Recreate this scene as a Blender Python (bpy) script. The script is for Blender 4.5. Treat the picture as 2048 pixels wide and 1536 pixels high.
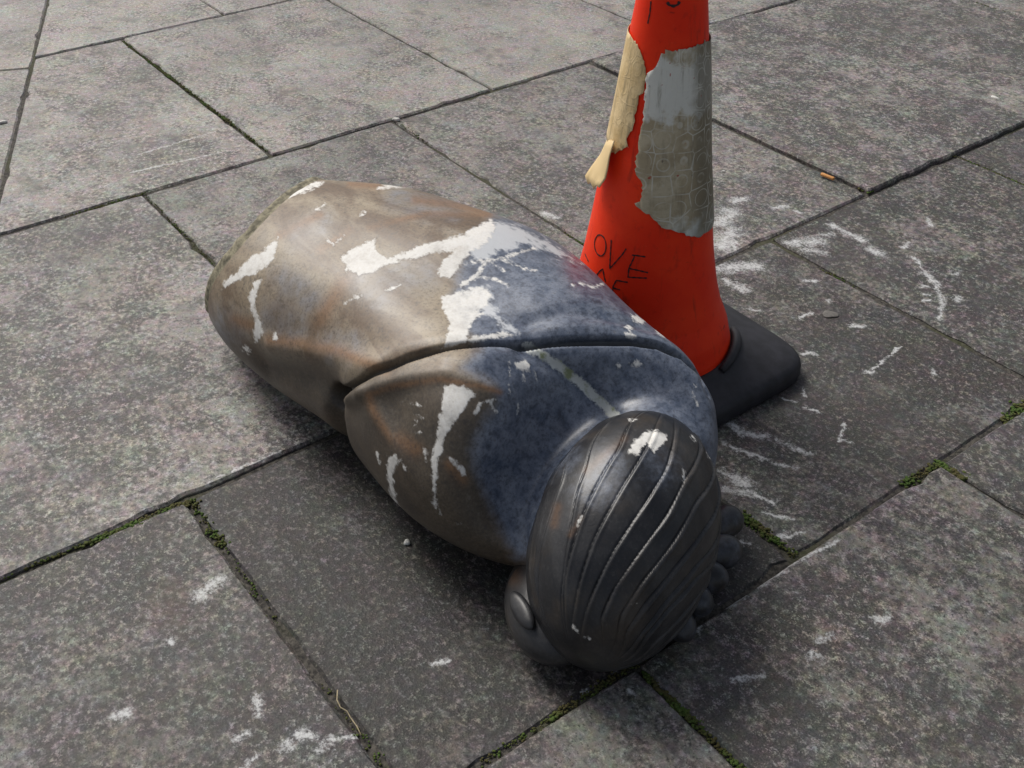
import bpy, bmesh, math, random
import numpy as np
from mathutils import Vector, Matrix
from mathutils.bvhtree import BVHTree

random.seed(7)
rng = np.random.default_rng(7)
scene = bpy.context.scene
for o in list(bpy.data.objects):
    bpy.data.objects.remove(o)
col = scene.collection

# ------------------------------------------------------------------ camera
FPX = 2177.77                       # focal length in pixels of the 2048 px wide photograph
CF = np.array([-0.62947, 0.47608, -0.61396]); CF /= np.linalg.norm(CF)
CR = np.array([0.60230, 0.79826, 0.00174]); CR -= CF * (CR @ CF); CR /= np.linalg.norm(CR)
CU = np.cross(CR, CF)
CAMZ = 1.07
CAM = np.array([0.0, 0.0, CAMZ])
cd = bpy.data.cameras.new('camera')
cd.sensor_fit = 'HORIZONTAL'; cd.sensor_width = 36.0
cd.lens = FPX / 2048 * 36.0
cd.clip_start = 0.02; cd.clip_end = 2000
cam = bpy.data.objects.new('camera', cd); col.objects.link(cam)
m = Matrix.Identity(4)
for i in range(3):
    m[i][0] = CR[i]; m[i][1] = CU[i]; m[i][2] = -CF[i]; m[i][3] = CAM[i]
cam.matrix_world = m
scene.camera = cam

# ------------------------------------------------------------------ sky, sun, exposure
SUN_EL = math.radians(48)
SH = np.array([-0.98, -0.06]); SH /= np.linalg.norm(SH)
w = bpy.data.worlds.new('World'); scene.world = w; w.use_nodes = True
nt = w.node_tree; nt.nodes.clear()
wo = nt.nodes.new('ShaderNodeOutputWorld'); bg = nt.nodes.new('ShaderNodeBackground')
sk = nt.nodes.new('ShaderNodeTexSky'); sk.sky_type = 'NISHITA'; sk.sun_disc = False
sk.sun_elevation = SUN_EL; sk.sun_rotation = math.atan2(SH[0], SH[1])
sk.air_density = 1.0; sk.dust_density = 4.0; sk.ozone_density = 1.0
bg.inputs['Strength'].default_value = 0.085
hs = nt.nodes.new('ShaderNodeHueSaturation'); hs.inputs['Saturation'].default_value = 0.5      # thin overcast takes out most of the blue
nt.links.new(sk.outputs[0], hs.inputs['Color']); nt.links.new(hs.outputs[0], bg.inputs[0]); nt.links.new(bg.outputs[0], wo.inputs[0])
sl = bpy.data.lights.new('sun', 'SUN'); sl.energy = 2.5; sl.angle = math.radians(27); sl.color = (1.0, 0.96, 0.9)
so = bpy.data.objects.new('sun', sl); col.objects.link(so)
sdir = Vector((SH[0] * math.cos(SUN_EL), SH[1] * math.cos(SUN_EL), math.sin(SUN_EL)))
so.rotation_euler = sdir.to_track_quat('Z', 'Y').to_euler(); so.location = (0, 0, 6)
scene.view_settings.view_transform = 'Standard'; scene.view_settings.look = 'None'
scene.view_settings.gamma = 1.0; scene.view_settings.use_curve_mapping = False
scene.view_settings.exposure = 0.10
scene.render.resolution_x = 1024; scene.render.resolution_y = 768

# ------------------------------------------------------------------ helpers
def ray(p):
    d = CF * FPX + CR * (p[0] - 1024) - CU * (p[1] - 768)
    return d / np.linalg.norm(d)

def un(p, z=0.0):
    """the point at height z that is seen at pixel p of the photograph"""
    d = ray(p)
    return CAM + d * ((z - CAMZ) / d[2])

def pr(P):
    Q = np.atleast_2d(P) - CAM
    wz = Q @ CF
    return np.stack([1024 + FPX * (Q @ CR) / wz, 768 - FPX * (Q @ CU) / wz], -1)

def sm(a, b, x):
    t = np.clip((x - a) / (b - a), 0, 1)
    return t * t * (3 - 2 * t)

def tag(o, label=None, cat=None, group=None, kind=None):
    if label: o['label'] = label
    if cat: o['category'] = cat
    if group: o['group'] = group
    if kind: o['kind'] = kind
    return o

def empty(name, loc=(0, 0, 0)):
    o = bpy.data.objects.new(name, None); o.location = loc; o.empty_display_size = 0.05
    col.objects.link(o); return o

def mesh_obj(name, verts, faces, mat, parent=None, smooth=True):
    me = bpy.data.meshes.new(name)
    me.from_pydata([tuple(map(float, v)) for v in verts], [], faces)
    me.update()
    if smooth:
        me.polygons.foreach_set('use_smooth', [True] * len(me.polygons))
    me.materials.append(mat)
    o = bpy.data.objects.new(name, me); col.objects.link(o)
    if parent is not None:
        o.parent = parent
        o.matrix_parent_inverse = Matrix.Translation(parent_loc(parent)).inverted()
    return o

def parent_loc(o):
    return o.location.copy() if o.type == 'EMPTY' else Vector((0, 0, 0))

def grid_faces(nu, nv, wrap):
    f = []
    for i in range(nu - 1):
        for j in range(nv if wrap else nv - 1):
            k = (j + 1) % nv
            f.append((i * nv + j, i * nv + k, (i + 1) * nv + k, (i + 1) * nv + j))
    return f

def grid_normals(G, wrap=True):
    du = np.gradient(G, axis=0)
    if wrap:
        dv = (np.roll(G, -1, 1) - np.roll(G, 1, 1)) / 2
    else:
        dv = np.gradient(G, axis=1)
    n = np.cross(du, dv)
    l = np.linalg.norm(n, axis=-1, keepdims=True); l[l == 0] = 1
    return n / l

def spl(xk, yk, x):
    xk = np.array(xk, float); yk = np.array(yk, float); n = len(xk); h = np.diff(xk)
    A = np.zeros((n, n)); b = np.zeros(n); A[0, 0] = A[-1, -1] = 1
    for i in range(1, n - 1):
        A[i, i - 1] = h[i - 1]; A[i, i] = 2 * (h[i - 1] + h[i]); A[i, i + 1] = h[i]
        b[i] = 6 * ((yk[i + 1] - yk[i]) / h[i] - (yk[i] - yk[i - 1]) / h[i - 1])
    mm = np.linalg.solve(A, b); x = np.clip(x, xk[0], xk[-1])
    i = np.clip(np.searchsorted(xk, x) - 1, 0, n - 2); d = x - xk[i]
    return yk[i] + d * ((yk[i + 1] - yk[i]) / h[i] - h[i] * (2 * mm[i] + mm[i + 1]) / 6) + mm[i] / 2 * d ** 2 + (mm[i + 1] - mm[i]) / (6 * h[i]) * d ** 3

def seg_dist(P, poly):
    """distance of points P to an open polyline, and the arc fraction of the nearest point"""
    poly = np.array(poly, float); best = np.full(len(P), 1e9); frac = np.zeros(len(P))
    L = np.concatenate([[0], np.cumsum(np.linalg.norm(np.diff(poly, axis=0), axis=1))]); tot = max(L[-1], 1e-9)
    for i in range(len(poly) - 1):
        a, b = poly[i], poly[i + 1]; ab = b - a
        t = np.clip(((P - a) @ ab) / max(ab @ ab, 1e-12), 0, 1)
        d = np.linalg.norm(P - a - t[:, None] * ab, axis=1)
        mk = d < best
        best[mk] = d[mk]; frac[mk] = (L[i] + t[mk] * (L[i + 1] - L[i])) / tot
    return best, frac

def poly_sd(P, poly):
    """signed distance to a closed polygon, positive inside"""
    poly = np.array(poly, float)
    d, _ = seg_dist(P, np.vstack([poly, poly[:1]]))
    ins = np.zeros(len(P), bool)
    x, y = P[:, 0], P[:, 1]; n = len(poly)
    for i in range(n):
        x1, y1 = poly[i]; x2, y2 = poly[(i + 1) % n]
        c = ((y1 > y) != (y2 > y))
        if y1 != y2:
            ins ^= c & (x < (x2 - x1) * (y - y1) / (y2 - y1) + x1)
    return np.where(ins, d, -d)

def tube(pts, rad, seg=8, ends=True):
    pts = np.array(pts, float); n = len(pts)
    rad = np.broadcast_to(np.array(rad, float), (n,))
    V = []; tn = np.gradient(pts, axis=0)
    up = np.array([0, 0, 1.0])
    for i in range(n):
        t = tn[i] / np.linalg.norm(tn[i])
        s = np.cross(t, up); s = s if np.linalg.norm(s) > 1e-4 else np.array([1.0, 0, 0]); s /= np.linalg.norm(s)
        q = np.cross(s, t)
        for k in range(seg):
            a = 2 * math.pi * k / seg
            V.append(pts[i] + rad[i] * (math.cos(a) * s + math.sin(a) * q))
    Fc = grid_faces(n, seg, True)
    if ends:
        Fc.append(tuple(range(seg))[::-1]); Fc.append(tuple((n - 1) * seg + k for k in range(seg)))
    return V, Fc

# ------------------------------------------------------------------ node helpers
class NT:
    def __init__(s, tree): s.t = tree
    def n(s, typ, **kw):
        nd = s.t.nodes.new(typ)
        for k, v in kw.items(): setattr(nd, k, v)
        return nd
    def l(s, a, b): s.t.links.new(a, b)
    def setin(s, sock, v):
        if isinstance(v, bpy.types.NodeSocket): s.l(v, sock)
        elif v is not None: sock.default_value = v
    def math(s, op, a, b=None, c=None, clamp=False):
        nd = s.n('ShaderNodeMath', operation=op, use_clamp=clamp)
        for i, v in enumerate((a, b, c)): s.setin(nd.inputs[i], v)
        return nd.outputs[0]
    def vm(s, op, a, b=None):
        nd = s.n('ShaderNodeVectorMath', operation=op)
        s.setin(nd.inputs[0], a)
        if b is not None:
            if op == 'SCALE': s.setin(nd.inputs['Scale'], b)
            else: s.setin(nd.inputs[1], b)
        return nd.outputs['Value'] if op in ('LENGTH', 'DOT_PRODUCT', 'DISTANCE') else nd.outputs['Vector']
    def noise(s, vec, scale, detail=4, rough=0.55, dist=0.0, color=False):
        nd = s.n('ShaderNodeTexNoise'); s.setin(nd.inputs['Vector'], vec)
        nd.inputs['Scale'].default_value = scale; nd.inputs['Detail'].default_value = detail
        nd.inputs['Roughness'].default_value = rough; nd.inputs['Distortion'].default_value = dist
        return nd.outputs['Color' if color else 'Fac']
    def ss(s, x, a, b):
        nd = s.n('ShaderNodeMapRange', interpolation_type='SMOOTHSTEP', clamp=True)
        s.setin(nd.inputs['Value'], x); s.setin(nd.inputs['From Min'], a); s.setin(nd.inputs['From Max'], b)
        return nd.outputs['Result']
    def mix(s, fac, a, b, blend='MIX'):
        nd = s.n('ShaderNodeMix', data_type='RGBA', blend_type=blend)
        s.setin(nd.inputs[0], fac)
        for sock, v in ((nd.inputs[6], a), (nd.inputs[7], b)):
            if isinstance(v, tuple) and len(v) == 3: v = (*v, 1.0)
            s.setin(sock, v)
        return nd.outputs[2]
    def attr(s, name):
        nd = s.n('ShaderNodeAttribute', attribute_name=name); return nd.outputs['Fac']
    def bump(s, h, strength, dist):
        nd = s.n('ShaderNodeBump'); s.setin(nd.inputs['Height'], h)
        nd.inputs['Strength'].default_value = strength; nd.inputs['Distance'].default_value = dist
        return nd.outputs['Normal']

def new_mat(name):
    mt = bpy.data.materials.new(name); mt.use_nodes = True
    mt.node_tree.nodes.clear()
    T = NT(mt.node_tree)
    o = T.n('ShaderNodeOutputMaterial'); b = T.n('ShaderNodeBsdfPrincipled')
    T.l(b.outputs[0], o.inputs[0])
    return mt, T, b

def simple_mat(name, colr, rough=0.6, var=0.25, scale=60, bump=0.3, bdist=0.001, spec=0.5):
    mt, T, b = new_mat(name)
    tc = T.n('ShaderNodeTexCoord').outputs['Object']
    nz = T.noise(tc, scale, 5, 0.6)
    f = T.ss(nz, 0.3, 0.7)
    dk = tuple(c * (1 - var) for c in colr); lt = tuple(min(1, c * (1 + var)) for c in colr)
    T.l(T.mix(f, dk, lt), b.inputs['Base Color'])
    b.inputs['Roughness'].default_value = rough; b.inputs['Specular IOR Level'].default_value = spec
    if bump: T.l(T.bump(nz, bump, bdist), b.inputs['Normal'])
    return mt

# ------------------------------------------------------------------ concrete paving material
def make_concrete_group():
    g = bpy.data.node_groups.new('concrete', 'ShaderNodeTree')
    g.interface.new_socket('Tint', in_out='INPUT', socket_type='NodeSocketFloat')
    g.interface.new_socket('Color', in_out='OUTPUT', socket_type='NodeSocketColor')
    g.interface.new_socket('Height', in_out='OUTPUT', socket_type='NodeSocketFloat')
    T = NT(g)
    gi = T.n('NodeGroupInput'); go = T.n('NodeGroupOutput')
    pos = T.n('ShaderNodeNewGeometry').outputs['Position']
    rnd = T.n('ShaderNodeObjectInfo').outputs['Random']
    off = T.n('ShaderNodeCombineXYZ'); 
    T.l(T.math('MULTIPLY', rnd, 37.0), off.inputs[0]); T.l(T.math('MULTIPLY', rnd, 91.0), off.inputs[1]); T.l(T.math('MULTIPLY', rnd, 13.0), off.inputs[2])
    v = T.vm('ADD', pos, off.outputs[0])
    big = T.noise(v, 3.2, 3, 0.5)
    mid = T.noise(v, 26, 5, 0.62, 0.3)
    spk = T.noise(v, 120, 4, 0.7)
    fine = T.noise(v, 420, 2, 0.6)
    hue = T.noise(v, 17, 3, 0.55)
    dirt = T.noise(v, 9.0, 6, 0.68, 0.6)
    base = T.mix(T.ss(big, 0.3, 0.7), (0.200, 0.184, 0.168), (0.290, 0.272, 0.248))
    base = T.mix(T.math('MULTIPLY', T.ss(hue, 0.45, 0.72), 0.5), base, (0.285, 0.235, 0.225))
    base = T.mix(T.math('MULTIPLY', T.ss(hue, 0.50, 0.28), 0.35), base, (0.225, 0.245, 0.215))
    lvl = T.math('ADD', T.math('MULTIPLY', mid, 0.42), T.math('MULTIPLY', spk, 0.58))
    lvl = T.math('ADD', lvl, T.math('MULTIPLY', T.math('SUBTRACT', dirt, 0.5), 0.30))
    lvl = T.math('ADD', lvl, T.math('MULTIPLY', T.math('SUBTRACT', big, 0.45), 0.22))
    lvl = T.math('ADD', lvl, T.math('MULTIPLY', T.math('SUBTRACT', rnd, 0.5), 0.07))
    lvl = T.math('ADD', lvl, T.math('MULTIPLY', T.math('SUBTRACT', gi.outputs['Tint'], 1.0), 0.11))
    dark = T.ss(lvl, 0.56, 0.40)
    dkc = T.mix(T.ss(T.noise(v, 330, 4, 0.75), 0.36, 0.64), (0.022, 0.021, 0.021), (0.120, 0.112, 0.106))
    c = T.mix(T.math('MULTIPLY', dark, 0.92), base, dkc)
    lt = T.ss(T.math('ADD', T.math('MULTIPLY', spk, 0.6), T.math('MULTIPLY', fine, 0.4)), 0.52, 0.64)
    c = T.mix(T.math('MULTIPLY', lt, 0.72), c, (0.56, 0.53, 0.49))
    dk = T.ss(T.math('ADD', T.math('MULTIPLY', fine, 0.5), T.math('MULTIPLY', T.noise(v, 200, 3, 0.6), 0.5)), 0.46, 0.36)
    c = T.mix(T.math('MULTIPLY', dk, 0.85), c, (0.035, 0.033, 0.033))
    blot = T.ss(T.noise(v, 15, 5, 0.65), 0.54, 0.70)
    c = T.mix(T.math('MULTIPLY', blot, 0.55), c, (0.075, 0.07, 0.07))
    stn = T.ss(T.noise(v, 2.6, 4, 0.55, 0.8), 0.50, 0.57)
    c = T.mix(T.math('MULTIPLY', stn, 0.20), c, (0.10, 0.095, 0.09))
    rust = T.ss(T.noise(v, 5.0, 3, 0.5), 0.66, 0.74)
    c = T.mix(T.math('MULTIPLY', rust, 0.22), c, (0.17, 0.115, 0.075))
    sc = T.n('ShaderNodeCombineColor')
    tq = T.math('POWER', gi.outputs['Tint'], 0.62)
    for i in range(3): T.l(tq, sc.inputs[i])
    cn = T.vm('SCALE', T.vm('SUBTRACT', T.noise(v, 75, 3, 0.6, color=True), (0.5, 0.5, 0.5)), 0.55)
    cn2 = T.vm('SCALE', T.vm('SUBTRACT', T.noise(v, 14, 2, 0.5, color=True), (0.5, 0.5, 0.5)), 0.30)
    cn = T.vm('ADD', T.vm('ADD', cn, cn2), (1.0, 1.0, 1.0))
    c = T.mix(1.0, c, cn, 'MULTIPLY')
    c = T.mix(1.0, c, sc.outputs[0], 'MULTIPLY')
    h = T.math('ADD', T.math('MULTIPLY', spk, 0.6), T.math('MULTIPLY', mid, 0.6))
    h = T.math('ADD', h, T.math('MULTIPLY', fine, 0.3))
    T.l(c, go.inputs['Color']); T.l(h, go.inputs['Height'])
    return g

def make_capsule_group():
    g = bpy.data.node_groups.new('stroke', 'ShaderNodeTree')
    for n_, t_ in (('P', 'NodeSocketVector'), ('A', 'NodeSocketVector'), ('AB', 'NodeSocketVector'), ('Inv', 'NodeSocketFloat'), ('R', 'NodeSocketFloat'), ('In', 'NodeSocketFloat')):
        g.interface.new_socket(n_, in_out='INPUT', socket_type=t_)
    g.interface.new_socket('Out', in_out='OUTPUT', socket_type='NodeSocketFloat')
    T = NT(g); gi = T.n('NodeGroupInput').outputs; go = T.n('NodeGroupOutput')
    pa = T.vm('SUBTRACT', gi['P'], gi['A'])
    t = T.math('MULTIPLY', T.vm('DOT_PRODUCT', pa, gi['AB']), gi['Inv'], clamp=True)
    q = T.vm('SUBTRACT', pa, T.vm('SCALE', gi['AB'], t))
    d = T.math('SUBTRACT', 1.0, T.math('DIVIDE', T.vm('LENGTH', q), gi['R']))
    T.l(T.math('MAXIMUM', d, gi['In']), go.inputs['Out'])
    return g

CONC = make_concrete_group(); CAPS = make_capsule_group()

# white paint marks on the paving: pixel polylines with a pixel radius
W_MARKS = [
    ([(1436, 445), (1466, 424)], 18), ([(1445, 492), (1462, 462)], 20), ([(1468, 402), (1492, 396)], 9), ([(1548, 416), (1574, 412)], 5),
    ([(1588, 420), (1602, 426)], 4), ([(1580, 486), (1640, 482)], 15), ([(1605, 500), (1650, 506)], 9), ([(1662, 450), (1690, 462), (1726, 482)], 9),
    ([(1742, 500), (1760, 508)], 11), ([(1446, 534), (1510, 530)], 17), ([(1452, 560), (1488, 578)], 10), ([(1855, 437), (1863, 451)], 5),
    ([(1807, 496), (1815, 486)], 5), ([(1828, 514), (1844, 536)], 4), ([(1851, 545), (1866, 562)], 8), ([(1874, 570), (1885, 606)], 7),
    ([(1885, 606), (1878, 640)], 4), ([(1845, 572), (1858, 574)], 3.5), ([(1847, 589), (1860, 589)], 3.5), ([(1847, 602), (1860, 600)], 3.5),
    ([(1906, 548), (1914, 548)], 5), ([(1914, 594), (1916, 602)], 6), ([(1611, 560), (1630, 560)], 4.5), ([(1657, 599), (1660, 602)], 4.5),
    ([(1600, 633), (1624, 623)], 4), ([(1702, 650), (1724, 651)], 5.5), ([(1607, 706), (1630, 705)], 5), ([(1497, 616), (1520, 620)], 4),
    ([(1733, 741), (1742, 741)], 6), ([(1745, 736), (1802, 692)], 2.2), ([(1868, 738), (1869, 746)], 5), ([(1566, 796), (1590, 800)], 3),
    ([(1604, 775), (1612, 790)], 4), ([(1610, 812), (1640, 822)], 3.5), ([(1678, 880), (1690, 845)], 2.5), ([(1682, 880), (1700, 882)], 4),
    ([(1466, 846), (1492, 866), (1530, 872)], 9), ([(1452, 888), (1482, 900), (1532, 916)], 7), ([(1556, 878), (1580, 892), (1622, 906)], 7),
    ([(1548, 926), (1592, 932)], 5), ([(1442, 944), (1492, 966)], 12), ([(1452, 978), (1500, 982)], 9), ([(1500, 982), (1550, 1006)], 6),
    ([(1530, 1024), (1584, 1036)], 5), ([(1562, 1072), (1608, 1064)], 7), ([(1518, 1172), (1572, 1136)], 7), ([(1572, 1136), (1680, 1080)], 5),
    ([(1454, 1213), (1490, 1192)], 4.5), ([(1393, 1259), (1398, 1256)], 6), ([(1478, 1082), (1502, 1086)], 4.5), ([(1758, 1240), (1772, 1238)], 9),
    ([(1636, 1280), (1660, 1274)], 7), ([(1620, 1310), (1636, 1312)], 8), ([(1470, 1359), (1526, 1352)], 7), ([(1256, 1386), (1270, 1392)], 4),
    ([(398, 1194), (436, 1160)], 14), ([(232, 1434), (256, 1424)], 9), ([(512, 1392), (520, 1428)], 8), ([(600, 1466), (626, 1474)], 9),
    ([(574, 1488), (580, 1496)], 12), ([(634, 1502), (650, 1492)], 11), ([(660, 1478), (722, 1470)], 6), ([(474, 1476), (496, 1464)], 7),
    ([(488, 1534), (512, 1512)], 6), ([(464, 944), (560, 904)], 4), ([(412, 970), (450, 950)], 3), ([(1165, 1384), (1178, 1378)], 5),  # strokes along the joint: lit edge of the raised slab painted white
    ([(276, 308), (430, 262)], 1.8), ([(262, 344), (440, 304)], 2.0), ([(345, 1280), (350, 1284)], 5), ([(870, 1324), (900, 1318)], 6),
    ([(1462, 480), (1475, 500)], 8), ([(1650, 470), (1665, 468)], 7), ([(1090, 425), (1112, 434)], 7), ([(884, 1085), (890, 1088)], 0.1),
]

def ground_stroke(poly, r):
    out = []
    P = [un(p) for p in poly]
    for a, b in zip(P[:-1], P[1:]):
        mid = (a + b) / 2
        out.append((a, b, r * np.linalg.norm(mid - CAM) / FPX * 1.45))
    return out
STROKES = [s for p, r in W_MARKS for s in ground_stroke(p, r)]

slab_mats = {}
def slab_material(poly, tint, idx):
    cx, cy = poly.mean(0)
    lo = poly.min(0) - 0.03; hi = poly.max(0) + 0.03
    mine = [s for s in STROKES if not (max(s[0][0], s[1][0]) < lo[0] or min(s[0][0], s[1][0]) > hi[0] or max(s[0][1], s[1][1]) < lo[1] or min(s[0][1], s[1][1]) > hi[1])]
    key = round(tint, 2) if not mine else ('s', idx)
    if key in slab_mats: return slab_mats[key]
    mt, T, b = new_mat('paving_concrete')
    g = T.n('ShaderNodeGroup', node_tree=CONC); g.inputs['Tint'].default_value = tint
    c = g.outputs['Color']; h = g.outputs['Height']
    if mine:
        pos = T.n('ShaderNodeNewGeometry').outputs['Position']
        warp = T.vm('SCALE', T.vm('SUBTRACT', T.noise(pos, 60, 3, 0.6, color=True), (0.5, 0.5, 0.5)), 0.018)
        p = T.vm('MULTIPLY', T.vm('ADD', pos, warp), (1, 1, 0))
        cur = -5.0
        for a, bb, r in mine:
            cg = T.n('ShaderNodeGroup', node_tree=CAPS)
            ab = bb - a
            T.l(p, cg.inputs['P']); cg.inputs['A'].default_value = (a[0], a[1], 0); cg.inputs['AB'].default_value = (ab[0], ab[1], 0)
            cg.inputs['Inv'].default_value = 1.0 / max(float(ab @ ab), 1e-9); cg.inputs['R'].default_value = r
            T.setin(cg.inputs['In'], cur); cur = cg.outputs['Out']
        nz = T.noise(pos, 230, 4, 0.8)
        nb = T.noise(pos, 45, 3, 0.6)
        e = T.math('ADD', cur, T.math('MULTIPLY', T.math('SUBTRACT', nz, 0.5), 4.6))
        e = T.math('ADD', e, T.math('MULTIPLY', T.math('SUBTRACT', nb, 0.55), 2.2))
        mask = T.math('MULTIPLY', T.ss(e, -0.2, 1.3), 0.80)
        c = T.mix(mask, c, (0.66, 0.67, 0.67))
    T.l(c, b.inputs['Base Color'])
    b.inputs['Roughness'].default_value = 0.62; b.inputs['Specular IOR Level'].default_value = 0.38
    T.l(T.bump(h, 0.7, 0.0025), b.inputs['Normal'])
    slab_mats[key] = mt
    return mt

# ------------------------------------------------------------------ ground and pavement
def soil_mat():
    mt, T, b = new_mat('joint_soil')
    pos = T.n('ShaderNodeNewGeometry').outputs['Position']
    n1 = T.noise(pos, 150, 4, 0.7); n2 = T.noise(pos, 7, 3, 0.5)
    c = T.mix(T.ss(n1, 0.35, 0.65), (0.022, 0.020, 0.018), (0.105, 0.095, 0.080))
    c = T.mix(T.math('MULTIPLY', T.ss(n2, 0.5, 0.62), 0.55), c, (0.055, 0.060, 0.022))
    T.l(c, b.inputs['Base Color']); b.inputs['Roughness'].default_value = 0.95
    T.l(T.bump(n1, 0.8, 0.004), b.inputs['Normal'])
    return mt
SOIL = soil_mat()
gm, T, b = new_mat('ground_far')
pos = T.n('ShaderNodeNewGeometry').outputs['Position']
T.l(T.mix(T.ss(T.noise(pos, 1.3, 6, 0.6), 0.35, 0.65), (0.19, 0.18, 0.17), (0.27, 0.255, 0.24)), b.inputs['Base Color'])
b.inputs['Roughness'].default_value = 0.85
S = 400.0
gnd = mesh_obj('ground', [(-S, -S, -0.06), (S, -S, -0.06), (S, S, -0.06), (-S, S, -0.06)], [(0, 1, 2, 3)], gm, smooth=False)
tag(gnd, kind='structure')
bed = mesh_obj('pavement', [(-6.4, -3.3, -0.005), (1.6, -3.3, -0.005), (1.6, 6.0, -0.005), (-6.4, 6.0, -0.005)], [(0, 1, 2, 3)], SOIL, smooth=False)
tag(bed, kind='structure')

K = CAMZ / 1.0
LA = np.array([-2.74, 0.617]) * K; LD = np.array([1.051, -0.442]); LD /= np.linalg.norm(LD); LN = np.array([-LD[1], LD[0]])   # oblique joint on the left

def clip_poly(poly, p0, n, keep_pos=True, gap=0.004):
    s = 1 if keep_pos else -1
    out = []
    N = len(poly)
    for i in range(N):
        a, b_ = np.array(poly[i]), np.array(poly[(i + 1) % N])
        da = s * ((a - p0) @ n) - gap; db = s * ((b_ - p0) @ n) - gap
        if da >= 0: out.append(a)
        if da * db < 0: out.append(a + (b_ - a) * da / (da - db))
    return np.array(out)

slab_count = 0
def build_slab(poly, gap, dz, tint, tiltx=0.0, tilty=0.0):
    global slab_count
    poly = np.array(poly, float)
    if len(poly) < 3: return
    keep = [i for i in range(len(poly)) if np.linalg.norm(poly[i] - poly[i - 1]) > 0.012]
    poly = poly[keep]
    if len(poly) < 3: return
    area = 0.5 * abs(np.sum(poly[:, 0] * np.roll(poly[:, 1], -1) - poly[:, 1] * np.roll(poly[:, 0], -1)))
    if area < 0.0015: return
    if np.sum(poly[:, 0] * np.roll(poly[:, 1], -1) - poly[:, 1] * np.roll(poly[:, 0], -1)) < 0: poly = poly[::-1]
    c = poly.mean(0)
    # inset by half the gap
    n = len(poly); ins = []
    for i in range(n):
        p0, p1, p2 = poly[i - 1], poly[i], poly[(i + 1) % n]
        e1 = (p1 - p0) / np.linalg.norm(p1 - p0); e2 = (p2 - p1) / np.linalg.norm(p2 - p1)
        n1 = np.array([-e1[1], e1[0]]); n2 = np.array([-e2[1], e2[0]])
        bi = n1 + n2; bi /= max(1e-6, bi @ n1)
        ins.append(p1 + bi * gap / 2)
    ins = np.array(ins)
    ring = []; nrm = []
    for i in range(n):
        a, b_ = ins[i], ins[(i + 1) % n]
        L = np.linalg.norm(b_ - a); k = max(2, int(L / 0.026))
        e = (b_ - a) / L; nn = np.array([-e[1], e[0]])
        for j in range(k):
            t = j / k
            jit = abs(rng.normal(0, 0.0009))
            if j == 0: jit = 0.001 + abs(rng.normal(0, 0.0014))
            if rng.random() < 0.07: jit += rng.uniform(0.002, 0.007)
            q = a + (b_ - a) * t + nn * jit
            if j == 0:
                q = q + (c - q) / np.linalg.norm(c - q) * 0.002
            ring.append(q)
    ring = np.array(ring); m_ = len(ring)
    inner = ring + (c - ring) / np.linalg.norm(c - ring, axis=1)[:, None] * (0.0035 + 0.0015 * rng.random((m_, 1)))
    def top(q, z): return (q[0], q[1], z + dz + tiltx * (q[0] - c[0]) + tilty * (q[1] - c[1]))
    V = [(q[0], q[1], -0.045) for q in ring] + [top(q, -0.0035) for q in ring] + [top(q, 0) for q in inner]
    Fc = []
    for r_ in range(2):
        for j in range(m_):
            k = (j + 1) % m_
            Fc.append((r_ * m_ + j, r_ * m_ + k, (r_ + 1) * m_ + k, (r_ + 1) * m_ + j))
    Fc.append(tuple(2 * m_ + j for j in range(m_)))
    o = mesh_obj('paving_slab', V, Fc, slab_material(poly, tint, slab_count), bed, smooth=False)
    slab_count += 1

ROWS = [  # u from, u to, one joint position v, spacing
    (0.62, 1.22, 0.30, 0.6), (0.026, 0.62, 0.01, 0.6), (-0.570, 0.026, 0.576 * K, 0.6), (-1.164, -0.570, 0.284 * K, 0.6),
    (-2.062, -1.164, 0.565 * K, 0.6), (-2.945, -2.062, 0.841 * K, 0.6), (-3.84, -2.945, 1.126 * K, 0.6), (-4.74, -3.84, 0.84 * K, 0.6), (-5.64, -4.74, 1.12 * K, 0.6)]
for ri, (u1, u0, v0, sp) in enumerate([(a if a > b else b, b if b < a else a, v, s) for (a, b, v, s) in ROWS]):
    for k in range(-5, 9):
        va = v0 + k * sp; vb = va + sp
        if vb < -2.2 or va > 5.2: continue
        poly = [(u0, va), (u1, va), (u1, vb), (u0, vb)]
        if max((np.array(q) - LA) @ LN for q in poly) <= 0: continue
        poly = clip_poly(poly, LA, LN, True, 0.001)
        r = random.Random(ri * 100 + k)
        tint = r.choice([0.88, 0.94, 1.0, 1.06, 1.12])
        dz = r.uniform(-0.0015, 0.0010); gap = r.uniform(0.003, 0.006)
        cu, cv = 0.5 * (u0 + u1), 0.5 * (va + vb)
        if ri == 4 and abs(cv - 1.966 * K) < 0.12: dz = 0.0060; gap = 0.008
        if ri == 4 and abs(cv - 1.406 * K) < 0.12: dz = -0.001; gap = 0.007
        if ri == 3: gap = 0.007
        if ri == 5: gap = 0.006
        if ri == 4 and abs(cv - 0.285 * K) < 0.1: dz = 0.002
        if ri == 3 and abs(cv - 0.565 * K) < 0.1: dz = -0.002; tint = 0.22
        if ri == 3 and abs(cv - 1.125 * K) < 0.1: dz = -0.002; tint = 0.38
        if ri == 5: tint = r.choice([1.12, 1.20])
        if ri >= 6: tint = 1.36  # far rows paler: the brighter light there is put into the tint
        if ri == 4 and cv > 3.0: tint = 1.5
        if ri == 2: tint = r.choice([0.58, 0.54])  # near rows darker: slab tone plus foreground shade put into the tint
        if ri == 4: tint = r.choice([0.80, 0.88, 0.95])
        if ri == 4 and 1.6 < cv < 3.0: tint = 0.86
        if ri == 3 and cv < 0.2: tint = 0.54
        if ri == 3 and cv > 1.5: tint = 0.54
        build_slab(poly, gap, dz, tint, r.uniform(-0.002, 0.002), r.uniform(-0.002, 0.002))
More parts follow.
